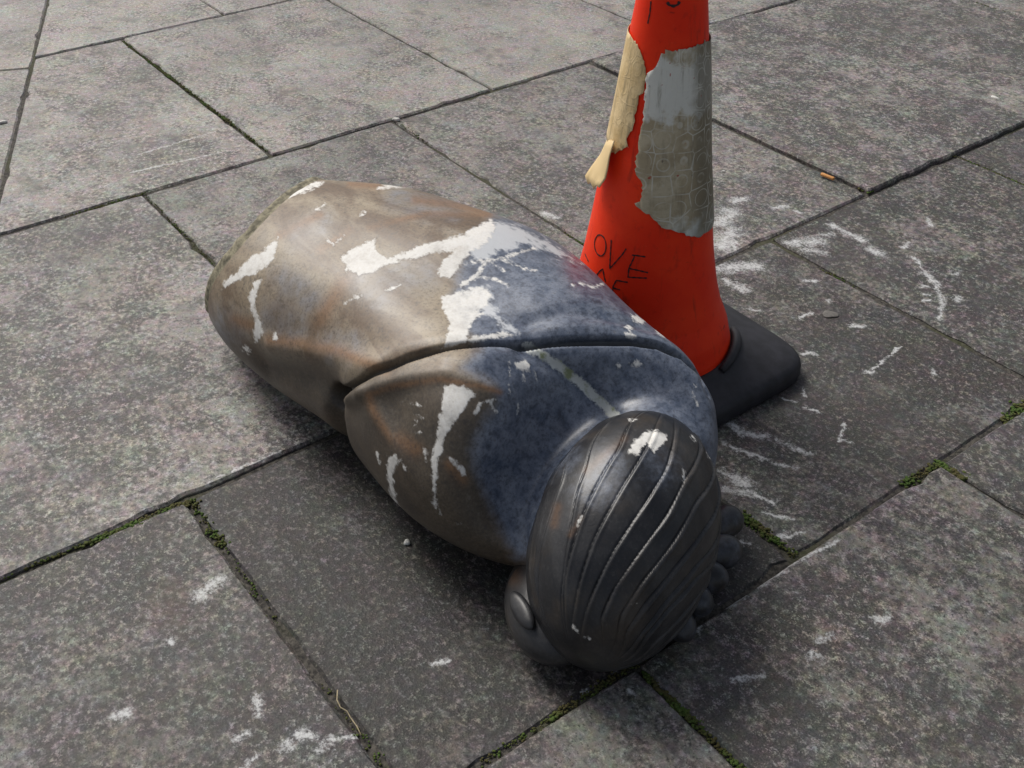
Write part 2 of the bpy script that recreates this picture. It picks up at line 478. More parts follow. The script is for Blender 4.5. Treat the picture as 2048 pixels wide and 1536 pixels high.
# slabs left of the oblique joint, laid along it
for i in range(-3, 6):
    for j in range(0, 3):
        a0 = LA + LD * (i * 0.9 - 1.75 + 0.45 * (j % 2)) - LN * (0.6 * (j + 1)); 
        poly = [a0, a0 + LD * 0.9, a0 + LD * 0.9 + LN * 0.6, a0 + LN * 0.6]
        c_ = np.mean(poly, 0)
        if c_[0] < -6 or c_[0] > 0.8 or c_[1] < -2.6: continue
        build_slab(poly, 0.004, random.uniform(-0.002, 0.001), random.choice([1.2, 1.3]), 0, 0)

# ------------------------------------------------------------------ moss in the joints
def moss_material():
    mt, T, b = new_mat('moss_green')
    pos = T.n('ShaderNodeNewGeometry').outputs['Position']
    n1 = T.noise(pos, 30, 3, 0.6); n2 = T.noise(pos, 300, 3, 0.7)
    c = T.mix(T.ss(n1, 0.40, 0.62), (0.070, 0.058, 0.018), (0.050, 0.100, 0.012))
    c = T.mix(T.math('MULTIPLY', T.ss(n2, 0.45, 0.75), 0.6), c, (0.13, 0.14, 0.035))
    T.l(c, b.inputs['Base Color']); b.inputs['Roughness'].default_value = 0.95
    T.l(T.bump(n2, 0.9, 0.002), b.inputs['Normal'])
    return mt
MOSS = [  # pixel a, pixel b, clumps per metre, width m, size m
    ((245, 84), (538, 305), 900, 0.006, 0.0040), ((130, 436), (292, 388), 500, 0.005, 0.0034), ((538, 305), (640, 278), 350, 0.005, 0.003),
    ((0, 1158), (392, 1000), 900, 0.006, 0.0040), ((180, 1090), (380, 1006), 1500, 0.009, 0.0050), ((388, 1010), (445, 1095), 900, 0.009, 0.0042),
    ((445, 1095), (560, 1250), 180, 0.007, 0.003), ((1800, 970), (1884, 928), 1500, 0.010, 0.0050), ((1878, 930), (1930, 962), 1500, 0.012, 0.0055), ((2005, 845), (2060, 808), 1500, 0.013, 0.0055),
    ((1100, 1440), (1290, 1316), 1000, 0.007, 0.0038), ((1286, 1346), (1500, 1556), 1700, 0.008, 0.0044), ((960, 1530), (1100, 1440), 500, 0.006, 0.003),
    ((1480, 1028), (1592, 1114), 1300, 0.008, 0.0040), ((1670, 352), (1742, 386), 900, 0.010, 0.0045), ((1480, 30), (1560, 60), 700, 0.007, 0.0036), ((1840, 150), (1980, 210), 400, 0.005, 0.003),
    ((1905, 312), (2060, 378), 700, 0.006, 0.0036), ((1080, 442), (1165, 492), 800, 0.007, 0.0036), ((295, 394), (425, 530), 350, 0.006, 0.003), ((1925, 0), (2060, 38), 500, 0.006, 0.003),
    ((1545, 486), (1600, 460), 500, 0.006, 0.003), ((770, 1536), (640, 1360), 250, 0.006, 0.003), ((1640, 540), (1720, 580), 300, 0.005, 0.003), ((800, 248), (870, 300), 260, 0.005, 0.0028)]
t_ = (1 + 5 ** 0.5) / 2
ICO_V = np.array([(-1, t_, 0), (1, t_, 0), (-1, -t_, 0), (1, -t_, 0), (0, -1, t_), (0, 1, t_), (0, -1, -t_), (0, 1, -t_), (t_, 0, -1), (t_, 0, 1), (-t_, 0, -1), (-t_, 0, 1)]) / math.sqrt(1 + t_ * t_)
ICO_F = [(0, 11, 5), (0, 5, 1), (0, 1, 7), (0, 7, 10), (0, 10, 11), (1, 5, 9), (5, 11, 4), (11, 10, 2), (10, 7, 6), (7, 1, 8), (3, 9, 4), (3, 4, 2), (3, 2, 6), (3, 6, 8), (3, 8, 9), (4, 9, 5), (2, 4, 11), (6, 2, 10), (8, 6, 7), (9, 8, 1)]
MV = []; MF = []
for a, b_, dens, wid, siz in MOSS:
    A = un(a, -0.004); B = un(b_, -0.004); L = np.linalg.norm(B - A); d = (B - A) / L; nn = np.array([-d[1], d[0], 0])
    ph = rng.random() * 10
    for k in range(int(L * dens * 1.9)):
        t = rng.random()
        s_ = 0.5 + 0.5 * math.sin(t * L * 38 + ph) * math.sin(t * L * 17 + 2 * ph)
        if rng.random() > 0.35 + 0.65 * s_: continue
        p = A + (B - A) * t + nn * rng.normal(0, wid * 0.42)
        r = siz * rng.uniform(0.35, 0.80) * (0.7 + 0.4 * s_)
        i0 = len(MV)
        jit = 1 + rng.normal(0, 0.18, (12, 1))
        V = ICO_V * jit * r * np.array([1, 1, 0.6]) + p + np.array([0, 0, rng.uniform(0.0, 0.0035)])
        MV.extend(map(tuple, V)); MF.extend([(f[0] + i0, f[1] + i0, f[2] + i0) for f in ICO_F])
moss = mesh_obj('moss', MV, MF, moss_material(), smooth=True)
tag(moss, 'green and ochre moss growing along the joints of the paving', 'moss', kind='stuff')

# ------------------------------------------------------------------ statue: shapes
QB = [0.485, 0.4661, 0.4741, 0.4952, 0.4892, 0.4865, 0.5365, 0.7922, 0.857, 0.9075, 0.9318, 0.9346, 0.9122, 0.8911, -0.6393]
UK = [-1.47, -1.35, -1.22, -1.10, -.98, -.86, -.74]
U0 = -1.47; UE = QB[14]
QH = [-0.6569, 0.6681, 0.1163, 0.1674, 0.1088, 0.1129, 2.1252, 0.356]
NU, NTH = 380, 460
def crop(off, sc, pts): return [(off[0] + x / sc, off[1] + y / sc) for x, y in pts]
RIM = [(640, 356), (606, 372), (566, 403), (520, 450), (470, 508), (428, 565), (418, 594), (417, 628), (430, 656)]

def loft():
    vN = np.array(QB[:7]); vF = np.array(QB[7:14]); zt = [.26, .285, .30, .305, .30, .29, .28]
    th = np.linspace(0, 2 * np.pi, NTH, endpoint=False)
    e = 2 / 2.35
    cs = np.sign(np.cos(th)) * abs(np.cos(th)) ** e; sn = np.sign(np.sin(th)) * abs(np.sin(th)) ** e
    s = np.linspace(0, 1, NU) ** 1.0
    def section(u):
        capL = .17
        n_ = spl(UK, vN, u); f_ = spl(UK, vF, u); z_ = spl(UK, zt, u)
        t = np.clip((u - (UE - capL)) / capL, 0, 1); k = (1 - t ** 2.4) ** (1 / 2.4)
        c = (n_ + f_) / 2; w_ = (f_ - n_) / 2; zc = .44 * z_
        return c, w_ * k, zc, (z_ - zc) * k, zc * k
    # slanted broken end: move each rim point along u until it is seen on the rim curve of the photograph
    du = np.zeros(NTH)
    R_ = np.array(RIM)
    ds = np.linspace(0, 0.16, 81)
    cc, ww, zz, h1, h2 = section(U0 + ds)
    for j in range(NTH):
        Q = np.stack([U0 + ds, cc + ww * cs[j], zz + (h1 if sn[j] > 0 else h2) * sn[j]], -1)
        dist, _ = seg_dist(pr(Q), R_)
        i = int(np.argmin(dist))
        du[j] = ds[i] if dist[i] < 14 else np.nan
    ok = ~np.isnan(du)
    idx = np.arange(NTH)
    du = np.interp(idx, np.concatenate([idx[ok] - NTH, idx[ok], idx[ok] + NTH]), np.tile(du[ok], 3))
    ker = np.hanning(41); ker /= ker.sum()
    du = np.convolve(np.tile(du, 3), ker, 'same')[NTH:2 * NTH]
    G = np.zeros((NU, NTH, 3))
    ub = U0 + (UE - U0) * s
    for j in range(NTH):
        u = ub + du[j] * (1 - sm(0, 0.45, s))
        c, w_, zc, hu, hl = section(u)
        G[:, j, 0] = u; G[:, j, 1] = c + w_ * cs[j]; G[:, j, 2] = zc + (hu if sn[j] > 0 else hl) * sn[j]
    return G

def head_frame():
    u, v, zc, a, b_, c_, yaw, pit = QH
    ax = np.array([math.cos(yaw) * math.cos(pit), math.sin(yaw) * math.cos(pit), math.sin(pit)])
    ay = np.array([-math.sin(yaw), math.cos(yaw), 0]); az = np.cross(ax, ay)
    return np.array([u, v, zc]), np.stack([ax, ay, az]), np.array([a, b_, c_])
HC, HA, HR = head_frame()

G = loft()
P = G.reshape(-1, 3)
# hollow between the shoulders where the neck and head sink in
D = P - CAM; tv = np.linalg.norm(D, axis=1); D = D / tv[:, None]
o_ = ((CAM - HC) @ HA.T) / (HR * 1.03); d_ = (D @ HA.T) / (HR * 1.03)
aa = (d_ ** 2).sum(1); bb = d_ @ o_; cc = o_ @ o_
tstar = -bb / aa; msq = cc - bb ** 2 / aa
qq = 1 - msq; qq = 0.5 * (qq + np.sqrt(qq * qq + 0.012))
disc = np.sqrt(qq / aa)
tin = tstar - disc
need = tin + 0.030 - tv
wgt = (1 - sm(0.98, 2.7, np.sqrt(np.clip(msq, 0, None)))) ** 1.5
need = 0.5 * (need + np.sqrt(need * need + 0.0005)); need = np.where(tv < tstar + 0.05, need, 0.0)
P = P + D * (need * wgt)[:, None]
P[:, 2] = np.maximum(P[:, 2], 0.0)
G = P.reshape(NU, NTH, 3)
for _ in range(24):      # relax
    G[1:-1] = 0.5 * G[1:-1] + 0.125 * (G[:-2] + G[2:] + np.roll(G[1:-1], 1, 1) + np.roll(G[1:-1], -1, 1))
Fg = grid_faces(NU, NTH, True)

def cast(bvh, pts, step=6):
    pts = np.array(pts, float); out = []
    for a, b_ in zip(pts[:-1], pts[1:]):
        n = max(1, int(np.linalg.norm(b_ - a) / step))
        for k in range(n):
            out.append(a + (b_ - a) * k / n)
    out.append(pts[-1]); res = []
    for q in out:
        h = bvh.ray_cast(Vector(CAM), Vector(ray(q)))
        if h[0] is not None: res.append(np.array(h[0]))
    return np.array(res)

bvh = BVHTree.FromPolygons([tuple(v) for v in G.reshape(-1, 3)], Fg)
N = grid_normals(G); 
if (N.reshape(-1, 3) * (G.reshape(-1, 3) - np.array([-1.05, 0.7, 0.14]))).sum() < 0: N = -N
Pf = G.reshape(-1, 3); Nf = N.reshape(-1, 3)
disp = np.zeros(len(Pf))
band = [(668, 806), (690, 788), (750, 752), (820, 722), (900, 700), (980, 684), (1050, 679), (1130, 681), (1200, 684), (1260, 687), (1310, 697), (1355, 720), (1390, 755), (1408, 790)]
BL = cast(bvh, band)
d, fr = seg_dist(Pf, BL)
wdt = 0.0052 + 0.016 * np.exp(-(fr / 0.07) ** 2); dep = 0.0100 + 0.022 * np.exp(-(fr / 0.06) ** 2)
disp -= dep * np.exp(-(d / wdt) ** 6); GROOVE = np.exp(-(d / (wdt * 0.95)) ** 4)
below = sm(0.0, 0.05, d)      # shoulders swell a little away from the strap line
disp += 0.002 * np.exp(-((d - 0.018) / 0.012) ** 2)
# notch of the armpit going down the near side
NB = [BL[0], BL[0] + np.array([0.0, 0.0, -0.06]), BL[0] + np.array([0.0, 0.03, -0.12])]
d, fr = seg_dist(Pf, NB)
disp -= 0.020 * np.exp(-(d / 0.022) ** 2)
# spine furrow
SPN = cast(bvh, [(1048, 694), (1080, 708), (1130, 738), (1180, 785), (1228, 832)])
d, fr = seg_dist(Pf, SPN)
disp -= 0.0075 * np.exp(-(d / 0.012) ** 2) + 0.006 * np.exp(-(d / 0.045) ** 2)
SP2 = cast(bvh, [(700, 480), (820, 530), (930, 600), (1030, 670)])
d, fr = seg_dist(Pf, SP2); disp -= 0.006 * np.exp(-(d / 0.05) ** 2)
# shoulder-blade ridge and the flatter side of the upper arm
RD = cast(bvh, [(700, 792), (740, 784), (800, 766), (860, 756), (910, 757), (960, 772), (1005, 792)])
d, fr = seg_dist(Pf, RD); disp += 0.0075 * np.exp(-(d / 0.011) ** 2) * (1 - 0.6 * fr)
R2 = cast(bvh, [(735, 792), (752, 830), (790, 900), (840, 990)])
d, fr = seg_dist(Pf, R2); disp += 0.006 * np.exp(-(d / 0.014) ** 2) * (1 - 0.75 * fr)
HL = cast(bvh, [(800, 830), (850, 880)])
d, fr = seg_dist(Pf, HL); disp -= 0.010 * np.exp(-(d / 0.045) ** 2)
# fold on the flank
FL = cast(bvh, [(545, 690), (610, 700), (690, 716), (760, 738)])
d, fr = seg_dist(Pf, FL); disp += 0.006 * np.exp(-(d / 0.016) ** 2)
FL2 = cast(bvh, [(530, 735), (600, 752), (670, 776)])
if len(FL2) > 1:
    d, fr = seg_dist(Pf, FL2); disp -= 0.010 * np.exp(-(d / 0.025) ** 2)
# shoulder blades and the hollow of the back
for px, amp, rad in (((930, 830), 0.010, 0.075), ((1290, 750), 0.008, 0.070), ((1130, 600), 0.005, 0.07), ((800, 640), 0.003, 0.11), ((1000, 560), -0.004, 0.07), ((1090, 850), -0.005, 0.07)):
    h = cast(bvh, [px, px])
    if len(h): disp += amp * np.exp(-(np.linalg.norm(Pf - h[0], axis=1) / rad) ** 2)
for pl, amp, wd in (([(1060, 640), (1130, 628), (1210, 640), (1290, 668)], -0.004, 0.013), ([(1010, 700), (960, 730), (900, 738)], 0.004, 0.016), ([(1000, 960), (1010, 1030), (1040, 1090)], -0.006, 0.02)):
    h = cast(bvh, pl)
    if len(h) > 1:
        d, fr = seg_dist(Pf, h); disp += amp * np.exp(-(d / wd) ** 2)
# slow unevenness of the carved surface
ph = rng.random((8, 3)) * 6.28
for k in range(8):
    kv = rng.normal(0, 1, 3) * 14
    disp += 0.0008 * np.sin(Pf @ kv + ph[k, 0])
Pf = Pf + Nf * disp[:, None]
Pf[:, 2] = np.maximum(Pf[:, 2], 0.0)
G = Pf.reshape(NU, NTH, 3)
N = grid_normals(G); Nf2 = N.reshape(-1, 3)
if (Nf2 * (Pf - np.array([-1.05, 0.7, 0.14]))).sum() < 0: Nf2 = -Nf2

# ---- marks on the statue, given as outlines seen in the photograph and stored on the surface
c1 = lambda p: crop((380, 330), 3.4133, p); c2 = lambda p: crop((880, 400), 3.4133, p); c3 = lambda p: crop((640, 740), 3.4133, p); c4 = lambda p: crop((940, 820), 2.793, p)
WPOLY = [
    c1([(600, 490), (595, 560), (570, 640), (520, 700), (440, 750), (380, 760), (340, 780), (280, 820), (210, 860), (230, 790), (310, 740), (370, 660), (430, 620), (500, 590), (540, 540)]),
    c1([(440, 790), (490, 770), (480, 830), (450, 900), (450, 980), (480, 1060), (500, 1130), (490, 1190), (440, 1215), (430, 1150), (440, 1080), (410, 980), (405, 890)]),
    c1([(600, 240), (640, 190), (720, 150), (760, 140), (860, 110), (925, 115), (880, 150), (780, 190), (700, 220), (640, 240)]),
    c1([(1270, 150), (1350, 130), (1460, 140), (1500, 150), (1420, 155), (1330, 165), (1280, 165)]),
    c1([(1080, 590), (1130, 560), (1200, 530), (1270, 490), (1270, 560), (1300, 610), (1350, 630), (1450, 600), (1560, 550), (1700, 510), (1850, 480), (1950, 420), (2060, 370), (2090, 430), (2048, 500), (2000, 560), (1900, 600), (1840, 700), (1770, 780), (1690, 740), (1730, 650), (1800, 590), (1650, 600), (1560, 640), (1450, 650), (1330, 690), (1250, 730), (1150, 755), (1090, 720), (1030, 640)]),
    c2([(0, 660), (100, 640), (200, 600), (320, 600), (350, 650), (330, 720), (260, 760), (290, 780), (210, 860), (190, 930), (300, 920), (440, 900), (520, 925), (300, 955), (150, 985), (0, 1030), (40, 930), (60, 850), (30, 760)]),
    c2([(130, 300), (220, 290), (200, 380), (120, 440), (60, 530), (0, 520), (0, 480), (60, 440)]),
    c3([(835, 110), (900, 100), (990, 110), (1070, 180), (1020, 230), (960, 300), (900, 400), (850, 480), (830, 560), (800, 640), (800, 720), (790, 800), (815, 930), (790, 960), (760, 900), (770, 800), (755, 700), (760, 600), (790, 500), (815, 300), (835, 200)]),
    c3([(465, 590), (520, 580), (530, 640), (500, 720), (510, 820), (530, 900), (555, 945), (500, 900), (470, 820), (460, 720), (450, 680)]),
    c3([(885, 600), (930, 620), (990, 680), (1010, 725), (970, 720), (920, 660)]),
    c2([(1300, 790), (1350, 785), (1410, 830), (1380, 850), (1320, 830)]), c2([(1250, 905), (1300, 900), (1345, 935), (1320, 950), (1270, 940)]),
    c2([(510, 1110), (560, 1090), (620, 1120), (610, 1170), (570, 1175), (530, 1150)]), c2([(1280, 1120), (1330, 1085), (1385, 1120), (1330, 1140)]),
    c2([(875, 410), (960, 430), (985, 445), (900, 425)]),
]
WLINE = [
    (c1([(580, 1165), (585, 1175)]), 6), (c1([(1050, 945), (1170, 890)]), 3.2), (c1([(1330, 862), (1430, 825)]), 1.8), (c1([(930, 515), (985, 545), (1050, 480)]), 2), (c1([(870, 300), (920, 265)]), 2.5),
    (c1([(1040, 620), (1080, 660), (1060, 740)]), 3), (c1([(1160, 350), (1200, 320)]), 2), (c1([(375, 1250), (400, 1270)]), 5),
    (c2([(190, 430), (330, 410), (460, 420), (580, 470)]), 2.6), (c2([(330, 410), (440, 485)]), 2.6), (c2([(370, 410), (640, 330)]), 2.4), (c2([(150, 580), (250, 515), (300, 430)]), 4.5), (c2([(250, 520), (370, 540), (470, 580)]), 2.4),
    (c2([(905, 580), (960, 570), (1050, 592), (1110, 575)]), 2.2), (c2([(620, 480), (660, 484)]), 2), (c2([(470, 1110), (478, 1200)]), 1.6), (c2([(565, 1180), (570, 1240)]), 1.2), (c2([(650, 1170), (660, 1230)]), 1.2), (c2([(530, 1400), (535, 1460)]), 1.4),
    (c2([(1205, 1130), (1225, 1135)]), 4), (c2([(1270, 865), (1310, 880)]), 4), (c2([(1480, 890), (1530, 940)]), 2), (c2([(1720, 1310), (1760, 1400)]), 1.5), (c2([(1735, 1260), (1745, 1280)]), 1.6),
    (c3([(1070, 295), (1100, 225), (1190, 200)]), 4), (c3([(1165, 225), (1200, 290)]), 3), (c3([(390, 570), (405, 630)]), 3), (c3([(715, 530), (728, 635)]), 1.6), (c3([(548, 615), (595, 700)]), 1.2),
    (c3([(620, 235), (690, 240)]), 1.6), (c3([(640, 300), (670, 310)]), 1.6), (c3([(640, 345), (665, 350)]), 1.6), (c3([(690, 330), (700, 335)]), 1.6), (c3([(660, 430), (690, 425)]), 1.8), (c3([(640, 372), (660, 374)]), 1.8), (c3([(930, 1040), (950, 1055)]), 2), (c3([(800, 930), (820, 975)]), 2.2),
    (c3([(1290, 100), (1295, 175)]), 1.4), (c3([(1345, 250), (1358, 300)]), 1.2)]
WISP = [c2([(60, 300), (150, 240), (240, 190), (340, 150), (430, 150), (540, 180), (640, 230), (720, 280), (800, 320), (900, 385), (905, 405), (800, 395), (700, 350), (600, 310), (500, 330), (420, 360), (330, 400), (220, 430), (190, 330)]),
        c2([(300, 640), (380, 760), (500, 870), (540, 910), (440, 910), (340, 800), (260, 760)]), c2([(210, 610), (320, 590), (380, 680), (300, 770), (230, 740)])]
BLUE = [(985, 430), (950, 470), (915, 540), (905, 600), (930, 660), (960, 690), (925, 735), (990, 770), (1000, 800), (965, 850), (945, 900), (955, 950), (975, 1000), (1000, 1060), (1030, 1120), (1300, 1150), (1500, 900), (1480, 700), (1200, 480), (1080, 420)]
BLUE2 = [([(560, 640), (580, 650)], 26), ([(440, 640), (460, 660)], 18), ([(575, 560), (620, 600)], 14), ([(720, 560), (760, 600)], 16), ([(800, 400), (900, 420)], 14), ([(660, 690), (700, 690)], 14), ([(720, 565), (850, 545)], 14), ([(600, 470), (640, 450)], 12)]
DARK = [(395, 632), (460, 655), (540, 705), (640, 722), (720, 760), (800, 740), (900, 745), (1000, 790), (960, 900), (1000, 1060), (1040, 1130), (900, 1160), (700, 950), (640, 840), (500, 790), (400, 700)]  # dark brown of the arm, plus shade under the flank put into the colour
RUST = [([(540, 680), (600, 686), (680, 702), (770, 740)], 13), ([(700, 368), (760, 372)], 9), ([(830, 400), (900, 408), (978, 428)], 9), ([(740, 455), (850, 428), (975, 430)], 7), ([(735, 790), (790, 772), (880, 758), (960, 772), (1000, 785)], 6), ([(738, 792), (745, 820), (780, 880)], 9), ([(470, 640), (500, 650)], 14),
        ([(690, 560), (640, 640)], 16), ([(800, 880), (830, 900)], 16), ([(900, 930), (925, 960)], 12), ([(560, 470), (640, 430)], 9), ([(640, 500), (700, 460)], 8)]
MOSSL = [([(1050, 692), (1062, 690)], 7), ([(1050, 692), (1090, 712), (1130, 742), (1165, 770), (1232, 832)], 11)]

def fields(P, Nn, polys, lines, wisps, blue, blue2, rust, mossl):
    q = pr(P); toc = CAM - P; toc /= np.linalg.norm(toc, axis=1)[:, None]
    fac = (Nn * toc).sum(1)
    vis = fac > -0.05
    def acc(polys, lines, far=-30.0):
        s = np.full(len(P), far)
        for pl in polys:
            pl = np.array(pl); lo = pl.min(0) - 30; hi = pl.max(0) + 30
            mk = vis & (q[:, 0] > lo[0]) & (q[:, 0] < hi[0]) & (q[:, 1] > lo[1]) & (q[:, 1] < hi[1])
            if mk.any(): s[mk] = np.maximum(s[mk], poly_sd(q[mk], pl))
        for pl, r in lines:
            pl = np.array(pl, float); lo = pl.min(0) - 30 - r; hi = pl.max(0) + 30 + r
            mk = vis & (q[:, 0] > lo[0]) & (q[:, 0] < hi[0]) & (q[:, 1] > lo[1]) & (q[:, 1] < hi[1])
            if mk.any(): s[mk] = np.maximum(s[mk], r - seg_dist(q[mk], pl)[0])
        return s
    out = {'white': acc(polys, lines) / 10.0, 'wisp': acc(wisps, []) / 10.0}
    bl = np.full(len(P), -60.0)
    if blue is not None: bl = np.clip(poly_sd(q, np.array(blue)), -60, 60)
    for pl, r in blue2: bl = np.maximum(bl, np.minimum((r - seg_dist(q, np.array(pl, float))[0]) * 0.35, 0.0) - 5.0)
    out['blue'] = bl / 40.0
    rs = np.zeros(len(P))
    for pl, r in rust: rs = np.maximum(rs, np.exp(-(seg_dist(q, np.array(pl, float))[0] / r) ** 2))
    out['rust'] = np.where(vis, rs, 0)
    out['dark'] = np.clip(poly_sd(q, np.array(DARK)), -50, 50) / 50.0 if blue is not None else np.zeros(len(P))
    out['mossy'] = acc([], mossl) / 10.0
    return out

def put_fields(o, f):
    for k, v in f.items():
        a = o.data.attributes.new(k, 'FLOAT', 'POINT'); a.data.foreach_set('value', np.ascontiguousarray(v, dtype=np.float32))

def statue_material(name, head=False):
    mt, T, b = new_mat(name)
    pos = T.n('ShaderNodeNewGeometry').outputs['Position']
    st = T.n('ShaderNodeMapping'); T.l(pos, st.inputs[0]); st.inputs['Scale'].default_value = (6, 14, 9); st.inputs['Rotation'].default_value = (0.2, 0.3, 0.5)
    n1 = T.noise(st.outputs[0], 1.0, 5, 0.6, 0.8); n2 = T.noise(pos, 13, 4, 0.6); n3 = T.noise(pos, 260, 4, 0.7); n4 = T.noise(pos, 55, 4, 0.65)
    n5 = T.noise(pos, 110, 5, 0.75)
    brown = T.mix(T.ss(n1, 0.36, 0.62), (0.140, 0.090, 0.050), (0.330, 0.266, 0.182))
    brown = T.mix(T.math('MULTIPLY', T.ss(n2, 0.55, 0.75), 0.32), brown, (0.13, 0.13, 0.135))
    slate = T.mix(T.ss(n4, 0.3, 0.7), (0.070, 0.094, 0.146), (0.185, 0.212, 0.270))
    slate = T.mix(T.math('MULTIPLY', T.ss(n2, 0.60, 0.78), 0.35), slate, (0.085, 0.075, 0.085))
    rsc = 0.30 if head else 0.75
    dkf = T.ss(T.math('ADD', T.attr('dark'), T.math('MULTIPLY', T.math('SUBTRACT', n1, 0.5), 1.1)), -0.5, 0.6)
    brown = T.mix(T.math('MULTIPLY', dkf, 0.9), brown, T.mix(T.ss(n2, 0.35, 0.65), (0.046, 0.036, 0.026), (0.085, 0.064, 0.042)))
    if head:
        brown = T.mix(T.ss(n1, 0.35, 0.65), (0.010, 0.011, 0.014), (0.040, 0.040, 0.042))
        brown = T.mix(T.math('MULTIPLY', T.ss(n2, 0.50, 0.70), 0.55), brown, (0.058, 0.044, 0.030))
    f = T.math('ADD', T.attr('blue'), T.math('MULTIPLY', T.math('SUBTRACT', n4, 0.5), 0.7))
    f = T.ss(T.math('ADD', f, T.math('MULTIPLY', T.math('SUBTRACT', n1, 0.5), 0.9)), -0.48, 0.48)
    c = T.mix(f, brown, slate)
    rs = T.math('MULTIPLY', T.attr('rust'), T.math('MULTIPLY', T.ss(n1, 0.2, 0.6), rsc))
    c = T.mix(rs, c, (0.24, 0.115, 0.042))
    c = T.mix(T.math('MULTIPLY', T.ss(n3, 0.50, 0.75), 0.06 if head else 0.16), c, (0.30, 0.29, 0.29))
    c = T.mix(T.math('MULTIPLY', T.ss(n3, 0.52, 0.30), 0.50), c, (0.018, 0.018, 0.021))
    c = T.mix(T.math('MULTIPLY', T.ss(n5, 0.50, 0.34), 0.40), c, (0.025, 0.022, 0.020))
    c = T.mix(T.math('MULTIPLY', T.ss(n5, 0.58, 0.74), 0.07 if head else 0.20), c, (0.34, 0.32, 0.30))
    # old scratches
    wv = T.noise(st.outputs[0], 14, 2, 0.5, 0.0)
    mo = T.ss(T.math('ADD', T.attr('mossy'), T.math('MULTIPLY', T.math('SUBTRACT', n5, 0.5), 2.6)), -0.1, 0.5)
    c = T.mix(T.math('MULTIPLY', mo, 0.85), c, T.mix(T.ss(n4, 0.48, 0.68), (0.66, 0.68, 0.64), (0.24, 0.27, 0.12)))
    wi = T.math('ADD', T.attr('wisp'), T.math('ADD', T.math('MULTIPLY', T.math('SUBTRACT', n4, 0.45), 4.0), T.math('MULTIPLY', T.math('SUBTRACT', T.noise(st.outputs[0], 6, 4, 0.7), 0.5), 4.0)))
    wi = T.math('MULTIPLY', T.ss(wi, -0.1, 1.1), 0.85)
    c = T.mix(wi, c, (0.62, 0.64, 0.66))
    we = T.math('ADD', T.attr('white'), T.math('MULTIPLY', T.math('SUBTRACT', n5, 0.5), 1.7))
    we = T.math('ADD', we, T.math('MULTIPLY', T.math('SUBTRACT', n4, 0.5), 0.5))
    stk = T.noise(st.outputs[0], 9, 4, 0.7)
    we = T.math('ADD', we, T.math('MULTIPLY', T.math('SUBTRACT', stk, 0.5), 1.7))
    wm = T.math('MULTIPLY', T.ss(we, -0.18, 0.42), T.math('ADD', 0.70, T.math('MULTIPLY', T.ss(n4, 0.3, 0.6), 0.28)))
    wcol = T.mix(T.ss(n3, 0.3, 0.7), (0.74, 0.72, 0.67), (0.82, 0.81, 0.78))
    c = T.mix(wm, c, wcol)
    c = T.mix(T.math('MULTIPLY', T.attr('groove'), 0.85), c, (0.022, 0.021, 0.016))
    T.l(c, b.inputs['Base Color'])
    ro = T.math('ADD', 0.27, T.math('MULTIPLY', n4, 0.18))
    ro = T.math('ADD', ro, T.math('MULTIPLY', T.math('SUBTRACT', 1.0, f), 0.04 if head else 0.16))
    ro = T.math('ADD', ro, T.math('MULTIPLY', T.math('MAXIMUM', wm, mo), 0.30))
    T.l(ro, b.inputs['Roughness']); b.inputs['Specular IOR Level'].default_value = 0.42 if head else 0.6; b.inputs['Coat Weight'].default_value = 0.10; b.inputs['Coat Roughness'].default_value = 0.28
    hh = T.math('ADD', T.math('ADD', T.math('MULTIPLY', n3, 0.3), T.math('MULTIPLY', n5, 0.6)), T.math('MULTIPLY', wm, 0.9))
    T.l(T.bump(hh, 0.40, 0.0013), b.inputs['Normal'])
    return mt
SM = statue_material('statue_patina'); SMH = statue_material('statue_shaded_patina', True)  # second copy darker: shade on head and hand put into its colour

statue = empty('fallen_statue', (-1.0, 0.69, 0.0))
tag(statue, 'broken bronze-coloured statue of a person lying face down, splashed with white paint', 'statue')
torso = mesh_obj('torso', Pf, Fg + [tuple((NU - 1) * NTH + j for j in range(NTH))], SM, statue)
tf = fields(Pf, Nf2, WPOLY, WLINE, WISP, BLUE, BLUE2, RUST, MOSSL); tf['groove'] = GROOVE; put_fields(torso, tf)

# broken rim and hollow end
rimmat = simple_mat('broken_stone', (0.21, 0.19, 0.13), 0.9, 0.55, 90, 0.9, 0.004)
ring0 = G[0]; cen = ring0.mean(0)
RV = []; nr = 7
prof = [(0.000, 0.9985), (-0.002, 0.976), (-0.010, 0.980), (-0.019, 0.980), (-0.023, 0.965), (-0.016, 0.90), (0.004, 0.84)]
nzr = [np.convolve(np.tile(rng.normal(0, 1, NTH), 3), np.hanning(9) / np.hanning(9).sum(), 'same')[NTH:2 * NTH] for _ in prof]
for k, (dx, sc) in enumerate(prof):
    q = cen + (ring0 - cen) * (sc + (0.0025 * nzr[k] if 0 < k else 0))[:, None] if k else ring0.copy() * 1.0
    q = q + np.array([1.0, 0, 0]) * (dx + (0.0025 * nzr[k] if k > 1 else 0))[:, None] if k > 1 else q + np.array([dx, 0, 0])
    q[:, 2] = np.maximum(q[:, 2], 0.001)
    RV.append(q)
RV = np.concatenate(RV)
mesh_obj('broken_rim', RV, grid_faces(nr, NTH, True) + [tuple((nr - 1) * NTH + j for j in range(NTH))], rimmat, statue)

